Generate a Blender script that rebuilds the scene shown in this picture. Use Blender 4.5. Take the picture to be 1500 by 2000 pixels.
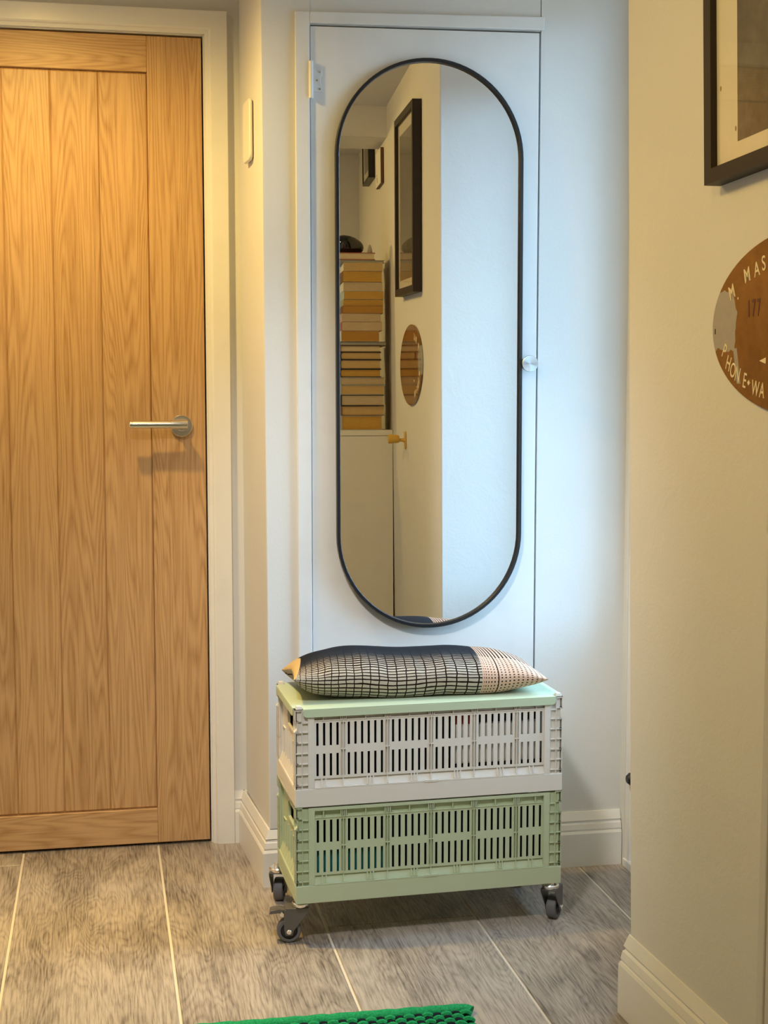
import bpy, bmesh, math, random
from mathutils import Vector, Matrix

R = math.radians
rnd = random.Random(7)
scn = bpy.context.scene
for o in list(bpy.data.objects):
    bpy.data.objects.remove(o, do_unlink=True)
COL = scn.collection

# ------------------------------------------------------------------ camera
F, CX, CY, HZ, YV, CAM_H = 2720.0, 747.0, 1000.0, 750.0, 193.0, 1.13
TILT = math.atan((CY - HZ) / F)
YAW = math.atan((CX - YV) * math.cos(TILT) / F)
fwd = Vector((math.sin(YAW) * math.cos(TILT), math.cos(YAW) * math.cos(TILT), -math.sin(TILT)))
rgt = Vector((math.cos(YAW), -math.sin(YAW), 0))
upv = rgt.cross(fwd)
cam = bpy.data.cameras.new('camera')
cam.sensor_fit = 'HORIZONTAL'
cam.sensor_width = 36.0
cam.lens = 36.0 * F / 1500.0
cam.shift_x = (750.0 - CX) / 1500.0
cam.clip_start = 0.02
camo = bpy.data.objects.new('camera', cam)
COL.objects.link(camo)
camo.matrix_world = Matrix(((rgt.x, upv.x, -fwd.x, 0), (rgt.y, upv.y, -fwd.y, 0), (rgt.z, upv.z, -fwd.z, CAM_H), (0, 0, 0, 1)))
scn.camera = camo

# ------------------------------------------------------------------ sky, lamps, exposure
SKY_STRENGTH = 14.2
SKY_COL = (0.36, 0.67, 1.0)
GROUND_COL = (0.10, 0.11, 0.11)
w = bpy.data.worlds.new('sky')
scn.world = w
w.use_nodes = True
nt = w.node_tree
nt.nodes.clear()
wo = nt.nodes.new('ShaderNodeOutputWorld')
bg = nt.nodes.new('ShaderNodeBackground')
tcw = nt.nodes.new('ShaderNodeTexCoord')
sx = nt.nodes.new('ShaderNodeSeparateXYZ')
mr = nt.nodes.new('ShaderNodeMapRange')
mr.inputs['From Min'].default_value = -0.06
mr.inputs['From Max'].default_value = 0.10
mxw = nt.nodes.new('ShaderNodeMix')
mxw.data_type = 'RGBA'
mxw.inputs[6].default_value = (*GROUND_COL, 1)
mxw.inputs[7].default_value = (*SKY_COL, 1)
nt.links.new(tcw.outputs['Generated'], sx.inputs[0])
nt.links.new(sx.outputs['Z'], mr.inputs['Value'])
nt.links.new(mr.outputs[0], mxw.inputs[0])
nt.links.new(mxw.outputs[2], bg.inputs['Color'])
bg.inputs['Strength'].default_value = SKY_STRENGTH
nt.links.new(bg.outputs[0], wo.inputs[0])

def spot(name, loc, target, power, col, size=150, rad=0.03, blend=1.0):
    l = bpy.data.lights.new(name, 'SPOT')
    l.energy = power
    l.color = col
    l.spot_size = R(size)
    l.spot_blend = blend
    l.shadow_soft_size = rad
    o = bpy.data.objects.new(name, l)
    COL.objects.link(o)
    o.location = loc
    o.rotation_euler = (Vector(target) - Vector(loc)).to_track_quat('-Z', 'Y').to_euler()
    return o

WARM = (1.0, 0.68, 0.20)
SOFT = (1.0, 0.97, 0.94)
spot('downlight_spill', (-0.16, 2.84, 2.04), (-0.16, 2.84, 0), 50, WARM, 178, 0.03)
spot('downlight_beam', (-0.17, 2.82, 2.06), (-0.26, 2.52, 0), 150, WARM, 56, 0.03)
spot('right_wall_fill', (-0.42, 1.75, 2.10), (0.93, 1.95, 1.75), 27, WARM, 92, 0.04)  # added warm wash for the right wall, no fitting is known here
spot('cupboard_fill_spot', (-0.02, 1.36, 2.10), (0.47, 2.78, 0.62), 108, SOFT, 50, 0.10, 0.9)  # unseen neutral fill, added to brighten the crate fronts and cupboard
spot('fill_beyond_beam', (-0.30, 0.62, 2.00), (0.96, 1.05, 1.50), 26, WARM, 100, 0.05)  # added warm fill for the mirrored wall behind the beam
pl = bpy.data.lights.new('window_daylight_portal', 'AREA')
pl.shape = 'RECTANGLE'
pl.size, pl.size_y = 0.60, 1.42
pl.cycles.is_portal = True
po = bpy.data.objects.new('window_daylight_portal', pl)
COL.objects.link(po)
po.location = (1.262, 2.68, 1.29)
po.rotation_euler = (R(90), 0, R(90))

vs = scn.view_settings
vs.view_transform = 'Standard'
vs.look = 'None'
vs.exposure = 0.10
vs.gamma = 1.0
vs.use_curve_mapping = False
scn.cycles.max_bounces = 10
scn.cycles.diffuse_bounces = 6
scn.cycles.transparent_max_bounces = 12
scn.cycles.caustics_reflective = False
scn.cycles.caustics_refractive = False
scn.cycles.use_denoising = True
scn.cycles.sample_clamp_indirect = 8.0

# ------------------------------------------------------------------ node helpers
class N:
    """socket wrapper with arithmetic -> Math nodes"""
    def __init__(s, nt, sock): s.nt, s.s = nt, sock
    def _m(s, op, *a):
        n = s.nt.nodes.new('ShaderNodeMath'); n.operation = op
        for i, v in enumerate((s,) + a):
            if isinstance(v, N): s.nt.links.new(v.s, n.inputs[i])
            else: n.inputs[i].default_value = v
        return N(s.nt, n.outputs[0])
    def __add__(s, o): return s._m('ADD', o)
    def __sub__(s, o): return s._m('SUBTRACT', o)
    def __mul__(s, o): return s._m('MULTIPLY', o)
    def __truediv__(s, o): return s._m('DIVIDE', o)
    def frac(s): return s._m('FRACT')
    def floor(s): return s._m('FLOOR')
    def abs(s): return s._m('ABSOLUTE')
    def gt(s, o): return s._m('GREATER_THAN', o)
    def lt(s, o): return s._m('LESS_THAN', o)
    def max(s, o): return s._m('MAXIMUM', o)
    def min(s, o): return s._m('MINIMUM', o)
    def pow(s, o): return s._m('POWER', o)
    def sin(s): return s._m('SINE')
    def step(s, a, b):
        n = s.nt.nodes.new('ShaderNodeMapRange'); n.interpolation_type = 'SMOOTHSTEP'
        s.nt.links.new(s.s, n.inputs['Value'])
        n.inputs['From Min'].default_value = a; n.inputs['From Max'].default_value = b
        return N(s.nt, n.outputs[0])

def new_mat(name, col=(0.8, 0.8, 0.8), rough=0.5, metal=0.0, spec=0.5):
    m = bpy.data.materials.new(name); m.use_nodes = True
    b = m.node_tree.nodes['Principled BSDF']
    b.inputs['Base Color'].default_value = (*col, 1)
    b.inputs['Roughness'].default_value = rough
    b.inputs['Metallic'].default_value = metal
    b.inputs['Specular IOR Level'].default_value = spec
    return m, m.node_tree, b

def coords(nt, kind='Object', scale=(1, 1, 1), rand=None):
    tc = nt.nodes.new('ShaderNodeTexCoord')
    mp = nt.nodes.new('ShaderNodeMapping')
    mp.inputs['Scale'].default_value = scale
    nt.links.new(tc.outputs[kind], mp.inputs['Vector'])
    if rand:
        oi = nt.nodes.new('ShaderNodeObjectInfo')
        vm = nt.nodes.new('ShaderNodeVectorMath'); vm.operation = 'SCALE'
        vm.inputs[0].default_value = rand
        nt.links.new(oi.outputs['Random'], vm.inputs['Scale'])
        nt.links.new(vm.outputs[0], mp.inputs['Location'])
    return mp.outputs[0]

def noise(nt, vec, scale=5, detail=4, rough=0.5, dist=0.0):
    n = nt.nodes.new('ShaderNodeTexNoise')
    n.inputs['Scale'].default_value = scale; n.inputs['Detail'].default_value = detail
    n.inputs['Roughness'].default_value = rough; n.inputs['Distortion'].default_value = dist
    if vec is not None: nt.links.new(vec, n.inputs['Vector'])
    return N(nt, n.outputs[0])

def mix(nt, fac, a, b):
    n = nt.nodes.new('ShaderNodeMix'); n.data_type = 'RGBA'
    for idx, v in ((0, fac), (6, a), (7, b)):
        if isinstance(v, N): nt.links.new(v.s, n.inputs[idx])
        elif idx == 0: n.inputs[0].default_value = v
        else: n.inputs[idx].default_value = (*v, 1)
    return N(nt, n.outputs[2])

def bump(nt, b, h, strength=0.2, dist=0.002):
    n = nt.nodes.new('ShaderNodeBump')
    n.inputs['Strength'].default_value = strength; n.inputs['Distance'].default_value = dist
    nt.links.new(h.s, n.inputs['Height']); nt.links.new(n.outputs[0], b.inputs['Normal'])

def sep(nt, vec):
    s = nt.nodes.new('ShaderNodeSeparateXYZ'); nt.links.new(vec, s.inputs[0])
    return [N(nt, s.outputs[i]) for i in range(3)]

def setcol(nt, b, c): nt.links.new(c.s, b.inputs['Base Color'])

# ------------------------------------------------------------------ materials
def wall_mat(name, col, fine=0.25, lump=0.0):
    m, nt, b = new_mat(name, col, 0.75, 0, 0.25)
    v = coords(nt)
    h = noise(nt, v, 160, 3, 0.6)
    if lump:
        h2 = noise(nt, v, 9, 5, 0.55, 0.6)
        h = h * 0.35 + h2 * lump
    bump(nt, b, h, fine, 0.004 if lump else 0.0012)
    k = noise(nt, v, 3, 3)
    c = mix(nt, k.step(0.35, 0.75), col, tuple(x * 0.965 for x in col))
    setcol(nt, b, c)
    return m
M_WALL = wall_mat('wall_paint', (0.72, 0.71, 0.685))
M_WALLR = wall_mat('plaster_paint', (0.70, 0.685, 0.655), 0.30, 2.2)
M_CEIL = wall_mat('ceiling_paint', (0.70, 0.69, 0.67))
def gloss_mat(name, col, rough=0.32):
    m, nt, b = new_mat(name, col, rough, 0, 0.45)
    v = coords(nt)
    bump(nt, b, noise(nt, v, 60, 3), 0.06, 0.002)
    k = noise(nt, v, 14, 4)
    setcol(nt, b, mix(nt, k.step(0.45, 0.8), col, tuple(x * 0.95 for x in col)))
    return m
M_TRIM = gloss_mat('white_gloss_paint', (0.80, 0.78, 0.74))
M_CUP = gloss_mat('cupboard_eggshell', (0.75, 0.745, 0.73), 0.45)

def wood_mat(name, light, dark, axis='z', ring=46, rough=0.42, sheen=0.35, grey=None):
    """plank figure: warped growth rings seen along a flat-sawn face plus fine pores"""
    m, nt, b = new_mat(name, light, rough, 0, sheen)
    sc = {'z': (1, 1, 0.060), 'x': (0.060, 1, 1), 'y': (1, 0.060, 1)}[axis]
    v = coords(nt, 'Object', sc, (13.7, 9.1, 17.3))
    warp = noise(nt, v, 6.5, 3, 0.5, 0.1)
    rg = ((warp * ring).frac() - 0.5).abs() * 2.0
    sp = {'z': (1, 1, 0.018), 'x': (0.018, 1, 1), 'y': (1, 0.018, 1)}[axis]
    v2 = coords(nt, 'Object', sp, (3.1, 5.7, 7.9))
    pores = noise(nt, v2, 420, 3, 0.7)
    streak = noise(nt, v2, 60, 4, 0.6)
    tone = noise(nt, v, 2.2, 2)
    f = (rg.pow(1.5) * 0.50) + (pores.step(0.46, 0.70) * 0.45) + ((streak - 0.5) * 0.8)
    f = f + ((tone - 0.5) * 0.5)
    c = mix(nt, f.max(0.0).min(1.0), light, dark)
    setcol(nt, b, c)
    bump(nt, b, f, 0.10, 0.001)
    return m
M_OAKV = wood_mat('oak_upright', (0.60, 0.375, 0.185), (0.33, 0.168, 0.058), 'z')
M_OAKH = wood_mat('oak_level', (0.60, 0.375, 0.185), (0.33, 0.168, 0.058), 'x')

def tile_mat():
    m, nt, b = new_mat('wood_look_tile', (0.3, 0.26, 0.22), 0.36, 0, 0.45)
    v = coords(nt, 'Object', (1, 0.16, 1), (11.3, 23.7, 5.1))
    warp = noise(nt, v, 6, 3, 0.5, 0.4)
    rg = ((warp * 44.0).frac() - 0.5).abs() * 2.0
    v2 = coords(nt, 'Object', (1, 0.045, 1), (5.3, 3.7, 9.1))
    fine = noise(nt, v2, 300, 4, 0.6, 0.2)
    v3 = coords(nt, 'Object', (1, 0.35, 1), (7.3, 2.7, 1.1))
    blot = noise(nt, v3, 9, 6, 0.65, 0.4)
    f = rg.pow(1.8) * 0.26 + fine.step(0.40, 0.68) * 0.48 + blot.step(0.40, 0.64) * 0.40
    oi = nt.nodes.new('ShaderNodeObjectInfo')
    f = f + (N(nt, oi.outputs['Random']) - 0.5) * 0.12
    c = mix(nt, f.max(0.0).min(1.0), (0.45, 0.392, 0.335), (0.125, 0.103, 0.088))
    setcol(nt, b, c)
    bump(nt, b, f * -1.0, 0.18, 0.0015)
    return m
M_TILE = tile_mat()
M_GROUT = wall_mat('pale_grout', (0.66, 0.60, 0.50), 0.3)

def plain(name, col, rough=0.4, metal=0.0, spec=0.5, bs=200, bst=0.05):
    m, nt, b = new_mat(name, col, rough, metal, spec)
    bump(nt, b, noise(nt, coords(nt), bs, 3), bst, 0.001)
    return m
M_WHITEPL = plain('white_crate_plastic', (0.71, 0.675, 0.625), 0.42)
M_MINTPL = plain('mint_crate_plastic', (0.47, 0.54, 0.37), 0.42)
M_LID = plain('mint_lid_plastic', (0.51, 0.60, 0.42), 0.45)
M_BLACKFR = plain('black_frame_metal', (0.010, 0.010, 0.012), 0.38)
M_DARKWOOD = plain('dark_stained_wood', (0.026, 0.017, 0.013), 0.5, 0, 0.3)
M_STEEL = plain('polished_steel', (0.92, 0.91, 0.89), 0.22, 1.0)
M_SATIN = plain('satin_steel', (0.74, 0.71, 0.66), 0.26, 1.0)
M_GREYMET = plain('grey_pressed_metal', (0.15, 0.145, 0.145), 0.42, 0.6)
M_RUBBER = plain('grey_rubber_tyre', (0.125, 0.125, 0.135), 0.55)
M_BLACKPL = plain('black_plastic', (0.012, 0.012, 0.013), 0.4)
M_DARKFAB = plain('black_cloth', (0.006, 0.006, 0.007), 0.9, 0, 0.1, 400, 0.4)
M_TEAL = plain('teal_cloth', (0.01, 0.16, 0.16), 0.85, 0, 0.2, 300, 0.3)
M_RED = plain('red_card', (0.42, 0.03, 0.02), 0.6)
M_WHITECARD = plain('white_card', (0.86, 0.84, 0.80), 0.6)
M_CAB = gloss_mat('cabinet_white', (0.74, 0.72, 0.66), 0.5)
M_YELLOW = plain('yellow_hook_paint', (0.60, 0.36, 0.05), 0.45)
M_GLASSBLK = plain('black_glass', (0.004, 0.004, 0.005), 0.04, 0, 0.7)
M_GREYSTONE = plain('grey_stone', (0.42, 0.40, 0.38), 0.7)
M_PLATE = plain('cream_switch_plastic', (0.80, 0.77, 0.70), 0.4)
M_MAT = wall_mat('cream_mount_board', (0.76, 0.71, 0.58), 0.1)
M_FADED = plain('foxing_brown', (0.30, 0.20, 0.08), 0.8)
M_LETTER = plain('cream_signwriting', (0.80, 0.68, 0.44), 0.5)
M_LETTERR = plain('oxblood_numerals', (0.10, 0.018, 0.006), 0.5)

m, nt, b = new_mat('mirror_silver', (0.90, 0.905, 0.90), 0.0, 1.0)
M_MIRROR = m
m, nt, b = new_mat('brushed_aluminium', (0.62, 0.63, 0.64), 0.34, 1.0)
b.inputs['Anisotropic'].default_value = 0.85
tg = nt.nodes.new('ShaderNodeTangent'); tg.direction_type = 'RADIAL'; tg.axis = 'Z'
nt.links.new(tg.outputs[0], b.inputs['Tangent'])
M_BRUSHED = m

def glass_mat(name, refl=1.0, tint=(1, 1, 1)):
    m = bpy.data.materials.new(name); m.use_nodes = True
    nt = m.node_tree; nt.nodes.clear()
    out = nt.nodes.new('ShaderNodeOutputMaterial')
    tr = nt.nodes.new('ShaderNodeBsdfTransparent'); tr.inputs[0].default_value = (*tint, 1)
    gl = nt.nodes.new('ShaderNodeBsdfGlossy'); gl.inputs['Roughness'].default_value = 0.0
    fr = nt.nodes.new('ShaderNodeFresnel'); fr.inputs['IOR'].default_value = 1.5
    mx = nt.nodes.new('ShaderNodeMixShader')
    gm = nt.nodes.new('ShaderNodeNewGeometry')
    nt.links.new(((N(nt, fr.outputs[0]) * refl).min(1.0) * (N(nt, gm.outputs['Backfacing']) * -1.0 + 1.0)).s, mx.inputs[0])
    nt.links.new(tr.outputs[0], mx.inputs[1]); nt.links.new(gl.outputs[0], mx.inputs[2])
    nt.links.new(mx.outputs[0], out.inputs[0])
    return m
M_GLASS = glass_mat('picture_glass', 1.0)
M_PANE = glass_mat('window_glass', 1.0)

m, nt, b = new_mat('print_paper', (0.2, 0.18, 0.15), 0.8, 0, 0.2)
v = coords(nt)
k = noise(nt, v, 6, 5, 0.6, 0.4); k2 = noise(nt, v, 60, 3)
setcol(nt, b, mix(nt, (k * 0.7 + k2 * 0.3).step(0.3, 0.7), (0.115, 0.098, 0.075), (0.20, 0.175, 0.14)))
M_PRINT = m

# ------------------------------------------------------------------ mesh helpers
def bm_box(bm, x0, x1, y0, y1, z0, z1, M=None):
    vs = [Vector((x, y, z)) for z in (z0, z1) for y in (y0, y1) for x in (x0, x1)]
    if M is not None: vs = [M @ v for v in vs]
    v = [bm.verts.new(p) for p in vs]
    for f in ((0, 2, 3, 1), (4, 5, 7, 6), (0, 1, 5, 4), (2, 6, 7, 3), (0, 4, 6, 2), (1, 3, 7, 5)):
        bm.faces.new([v[i] for i in f])

def bm_prism(bm, bot, top):
    """closed solid between two polygons with the same number of corners"""
    a = [bm.verts.new(p) for p in bot]; c = [bm.verts.new(p) for p in top]
    n = len(a)
    bm.faces.new(a[::-1]); bm.faces.new(c)
    for i in range(n):
        j = (i + 1) % n
        bm.faces.new((a[i], a[j], c[j], c[i]))

def bm_lathe(bm, prof, M=None, seg=32):
    """prof: (radius, height) along local z, ends closed when r == 0"""
    rings = []
    for r, h in prof:
        if r < 1e-6:
            p = Vector((0, 0, h)); rings.append([bm.verts.new(M @ p if M else p)])
        else:
            ring = []
            for i in range(seg):
                a = 2 * math.pi * i / seg
                p = Vector((r * math.cos(a), r * math.sin(a), h))
                ring.append(bm.verts.new(M @ p if M else p))
            rings.append(ring)
    for A, B in zip(rings, rings[1:]):
        if len(A) == 1 and len(B) == 1: continue
        for i in range(seg):
            j = (i + 1) % seg
            if len(A) == 1: bm.faces.new((A[0], B[i], B[j]))
            elif len(B) == 1: bm.faces.new((A[i], B[0], A[j]))
            else: bm.faces.new((A[i], B[i], B[j], A[j]))

def axis_m(p, d):
    d = Vector(d).normalized()
    return Matrix.Translation(Vector(p)) @ d.to_track_quat('Z', 'Y').to_matrix().to_4x4()

def bm_cyl(bm, p0, p1, r, seg=20, r2=None):
    p0, p1 = Vector(p0), Vector(p1); L = (p1 - p0).length
    r2 = r if r2 is None else r2
    bm_lathe(bm, [(0, 0), (r, 0), (r2, L), (0, L)], axis_m(p0, p1 - p0), seg)

def obj(name, bm, mat, parent=None, smooth=False, bevel=0.0, seg=2, loc=None, rot=None, kind=None):
    bmesh.ops.remove_doubles(bm, verts=bm.verts, dist=1e-6)
    bmesh.ops.recalc_face_normals(bm, faces=bm.faces)
    me = bpy.data.meshes.new(name); bm.to_mesh(me); bm.free()
    if mat: me.materials.append(mat)
    if smooth:
        me.polygons.foreach_set('use_smooth', [True] * len(me.polygons))
        try: me.set_sharp_from_angle(angle=R(38))
        except Exception: pass
    o = bpy.data.objects.new(name, me); COL.objects.link(o)
    if parent: o.parent = parent
    if loc is not None: o.location = loc
    if rot is not None: o.rotation_euler = rot
    if bevel:
        md = o.modifiers.new('bevel', 'BEVEL'); md.width = bevel; md.segments = seg
        md.limit_method = 'ANGLE'; md.angle_limit = R(40)
    if kind: o['kind'] = kind
    return o

def box(name, dims, mat, parent=None, bevel=0.0, **kw):
    bm = bmesh.new(); bm_box(bm, *dims)
    return obj(name, bm, mat, parent, bevel=bevel, **kw)

def tag(o, label, cat, group=None):
    o['label'] = label; o['category'] = cat
    if group: o['group'] = group
    return o

def empty(name, loc, rot=(0, 0, 0), label=None, cat=None, group=None, kind=None):
    o = bpy.data.objects.new(name, None); COL.objects.link(o)
    o.empty_display_size = 0.05; o.location = loc; o.rotation_euler = rot
    if label: tag(o, label, cat, group)
    if kind: o['kind'] = kind
    return o

def struct(o, label=None):
    o['kind'] = 'structure'
    if label: o['label'] = label
    return o

# ------------------------------------------------------------------ setting
ZC = 2.14                                   # ceiling height
RX0, RS, RL = 0.9093, 0.0495, 0.0077         # right-hand wall plane: x = RX0 - RS*(y-2.25) - RL*(z-1)
def rwx(y, z): return RX0 - RS * (y - 2.25) - RL * (z - 1.0)
RN = Vector((-1, -RS, -RL)).normalized()     # its normal, into the hall
RU = Vector((-RS, 1, 0)).normalized()        # along it, away from the camera
RW = RU.cross(RN).normalized()               # up it
if RW.z < 0: RW = -RW
def rpt(y, z, off=0.0): return Vector((rwx(y, z), y, z)) + RN * off
def rwall_matrix(y, z):                      # local x along the wall towards the camera (reading direction), y up, z out of the wall
    p = rpt(y, z)
    zz = RN; xx = (RU - zz * RU.dot(zz)).normalized(); yy = zz.cross(xx)
    if yy.z < 0: xx = -xx; yy = -yy
    return Matrix(((xx.x, yy.x, zz.x, p.x), (xx.y, yy.y, zz.y, p.y), (xx.z, yy.z, zz.z, p.z), (0, 0, 0, 1)))

# floor: grout bed and wood-look tiles
floor = struct(box('floor', (-0.95, 1.75, -1.25, 3.75, -0.06, -0.0022), M_GROUT), 'wood-look tiled hall floor')
PITCH, X0T, G = 0.3212, -0.1984, 0.0026
JOINT = {-2: 2.33, -1: 2.10, 0: 2.26, 1: 2.19, 2: 2.785, 3: 2.16, 4: 2.5, 5: 1.9}
def make_tile(w_, l_):
    bm = bmesh.new()
    bm_box(bm, -w_ / 2, w_ / 2, -l_ / 2, l_ / 2, -0.008, 0)
    return bm
for c in range(-3, 6):
    xa = X0T + c * PITCH; xb = xa + PITCH
    j0 = JOINT.get(c, 2.4)
    if c == -2: j0 = 2.26
    js = [j0 + 1.2 * k for k in range(-3, 3)]
    for ya, yb in zip(js, js[1:]):
        ya, yb = max(ya, -1.2), min(yb, 3.72)
        if yb - ya < 0.03: continue
        x_a, x_b = max(xa, -0.93), min(xb, 1.73)
        t = obj('floor_tile', make_tile(x_b - x_a - 2 * G, yb - ya - 2 * G), M_TILE, floor, bevel=0.0012, seg=1,
                loc=((x_a + x_b) / 2, (ya + yb) / 2, rnd.uniform(-0.0003, 0.0002)))

struct(box('ceiling', (-0.95, 1.75, -1.25, 3.75, ZC, ZC + 0.1), M_CEIL))
struct(box('wall_left', (-0.95, -0.85, -1.25, 3.75, -0.05, ZC), M_WALL))
struct(box('wall_front', (-0.85, 1.7, -1.25, -1.15, -0.05, ZC), M_WALL))
struct(box('beam', (-0.85, 1.05, 0.94, 1.17, 2.034, ZC), M_WALL), 'boxed beam across the hall ceiling')
struct(box('wall_return', (0.20, 1.10, 0.10, 0.2195, -0.05, ZC), M_WALL))

# right wall block, plumb line slightly off like the photograph
bm = bmesh.new()
def cyz(z): return 2.3009 + 0.0273 * (z - 1)
pb = []; ptp = []
for z, lst in ((-0.02, pb), (ZC + 0.01, ptp)):
    yc = cyz(z)
    lst += [Vector((rwx(-1.15, z), -1.15, z)), Vector((1.65, -1.15, z)), Vector((1.65, yc + 0.01, z)), Vector((rwx(yc, z), yc, z))]
bm_prism(bm, pb, ptp)
struct(obj('wall_right', bm, M_WALLR, bevel=0.004, seg=3), 'painted wall ending in an outer corner')

# back wall with the cupboard: local x to the right, y into the wall, z up
PHI = 0.0155
CWO = Vector((0.72, 3.052, 0))
CWM = Matrix.Translation(CWO) @ Matrix.Rotation(-PHI, 4, 'Z')
def place_cw(o): o.matrix_world = CWM @ o.matrix_basis; return o
def pr(bm, pts, y0, y1):                     # prism from an outline in local x,z between two depths
    bm_prism(bm, [Vector((x, y0, z)) for x, z in pts], [Vector((x, y1, z)) for x, z in pts])
bm = bmesh.new()
# left pier with the slanted narrow side that faces the oak door
bot = [Vector((-0.3595, 0, -0.02)), Vector((-0.2595, 0, -0.02)), Vector((-0.2595, 0.36, -0.02)), Vector((-0.386, 0.36, -0.02))]
top = [Vector((-0.367, 0, ZC)), Vector((-0.2595, 0, ZC)), Vector((-0.2595, 0.36, ZC)), Vector((-0.390, 0.36, ZC))]
bm_prism(bm, bot, top)
place_cw(struct(obj('wall_back', bm, M_WALL, bevel=0.002), 'narrow pier left of the cupboard'))
bm = bmesh.new()
pr(bm, [(0.2588, -0.02), (0.56, -0.02), (0.56, ZC), (0.2588, ZC)], 0.0, 0.36)
place_cw(struct(obj('wall_back', bm, M_WALL), 'wall right of the cupboard'))
bm = bmesh.new()
pr(bm, [(-0.2595, 1.9015), (0.2572, 1.9105), (0.2572, ZC), (-0.2595, ZC)], 0.0015, 0.36)
place_cw(struct(obj('wall_back', bm, M_WALL), 'panel above the cupboard'))
bm = bmesh.new()
pr(bm, [(-0.2595, -0.02), (0.2588, -0.02), (0.2588, 0.145), (-0.2595, 0.145)], 0.002, 0.36)
pr(bm, [(-0.2595, 0.1), (0.2588, 0.1), (0.2588, 1.95), (-0.2595, 1.95)], 0.30, 0.36)
place_cw(struct(obj('wall_back', bm, M_WALL), 'inside of the cupboard'))
# face frame of the cupboard: left stile and head
bm = bmesh.new()
pr(bm, [(-0.2930, 0.145), (-0.2616, 0.145), (-0.2616, 1.9275), (-0.2930, 1.9275)], -0.009, 0.0)
pr(bm, [(-0.2616, 1.9035), (0.2640, 1.9118), (0.2640, 1.9405), (-0.2616, 1.9275)], -0.0088, 0.0)
place_cw(struct(obj('trim_1', bm, M_CUP, bevel=0.002), 'white face frame around the cupboard door'))

# cupboard door with its hinge and knob
d2 = struct(empty('door_2', CWO, (0, 0, -PHI)), 'white flush cupboard door')
bm = bmesh.new()
pr(bm, [(-0.2598, 0.149), (0.2536, 0.149), (0.2536, 1.9060), (-0.2598, 1.8980)], -0.0035, 0.018)
obj('door_leaf', bm, M_CUP, d2, bevel=0.0012)
bm = bmesh.new()
bm_cyl(bm, (-0.2592, -0.0095, 1.745), (-0.2592, -0.0095, 1.823), 0.0048, 16)
obj('hinge_knuckle', bm, M_CUP, d2, smooth=True)
bm = bmesh.new()
leafp = [(-0.2575, 1.759), (-0.2345, 1.759), (-0.2345, 1.7725), (-0.2385, 1.7785), (-0.2385, 1.7895), (-0.2345, 1.7955), (-0.2345, 1.8085), (-0.2575, 1.8085)]
pr(bm, leafp, -0.0052, -0.0034)
hl = obj('hinge_leaf', bm, M_CUP, d2, bevel=0.0004)
for sx_, sz_ in ((-0.240, 1.7655), (-0.2455, 1.784), (-0.240, 1.802)):
    bm = bmesh.new()
    bm_lathe(bm, [(0, 0), (0.0022, 0), (0.0020, 0.0007), (0.0008, 0.0007), (0.0006, 0.0003), (0, 0.0003)], axis_m((sx_, -0.0052, sz_), (0, -1, 0)), 12)
    obj('screw', bm, M_SATIN, hl)
bm = bmesh.new()
bm_lathe(bm, [(0, 0), (0.0068, 0), (0.0060, 0.014), (0.0105, 0.019), (0.0178, 0.0205), (0.0186, 0.0215), (0.0186, 0.0278), (0.0180, 0.0285), (0, 0.0285)], None, 40)
obj('door_knob', bm, M_BRUSHED, d2, smooth=True, loc=(0.2312, -0.0035, 1.1755), rot=(R(90), 0, 0))

# wall with the oak door: local frame like the cupboard's
PHD = 0.012
DWO = Vector((0.25, 3.378, 0))
DWM = Matrix.Translation(DWO) @ Matrix.Rotation(-PHD, 4, 'Z')
def place_dw(o): o.matrix_world = DWM @ o.matrix_basis; return o
bm = bmesh.new()
for pts in ([(-1.25, -0.02), (-0.772, -0.02), (-0.772, ZC), (-1.25, ZC)], [(0.0085, -0.02), (0.14, -0.02), (0.14, ZC), (0.0085, ZC)],
            [(-0.772, 1.9475), (0.0085, 1.9475), (0.0085, ZC), (-0.772, ZC)]):
    pr(bm, pts, 0.0, 0.12)
pr(bm, [(-1.25, -0.02), (0.14, -0.02), (0.14, ZC), (-1.25, ZC)], 0.10, 0.14)
place_dw(struct(obj('wall_back', bm, M_WALL), 'wall around the oak door'))

# architrave: stepped moulding swept as mitred lengths
def moulding(name, profile, p0, p1, outward, upref, m0=0.0, m1=0.0, mat=None, parent=None):
    """profile in (a: along upref, d: along outward); m0/m1: end shift along the run per unit a (mitre)"""
    p0, p1 = Vector(p0), Vector(p1); t = (p1 - p0).normalized()
    outward, upref = Vector(outward), Vector(upref)
    bm = bmesh.new()
    A = [p0 + upref * a + outward * d - t * (m0 * a) for a, d in profile]
    B = [p1 + upref * a + outward * d + t * (m1 * a) for a, d in profile]
    bm_prism(bm, A, B)
    return obj(name, bm, mat or M_TRIM, parent)
AP = [(0, 0), (0.0, 0.009), (0.008, 0.0105), (0.0095, 0.016), (0.013, 0.0185), (0.051, 0.020), (0.0525, 0.018), (0.0525, 0)]
ar = struct(empty('trim_2', DWO, (0, 0, -PHD)), 'cream painted architrave around the oak door')
moulding('architrave_side', AP, (0.0075, 0, 0.0), (0.0075, 0, 1.9465), (0, -1, 0), (1, 0, 0), 0, 1, parent=ar)
moulding('architrave_head', AP, (-0.771, 0, 1.9465), (0.0075, 0, 1.9465), (0, -1, 0), (0, 0, 1), 1, 1, parent=ar)
moulding('architrave_side', AP, (-0.771, 0, 0.0), (-0.771, 0, 1.9465), (0, -1, 0), (-1, 0, 0), 0, 1, parent=ar)
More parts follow.
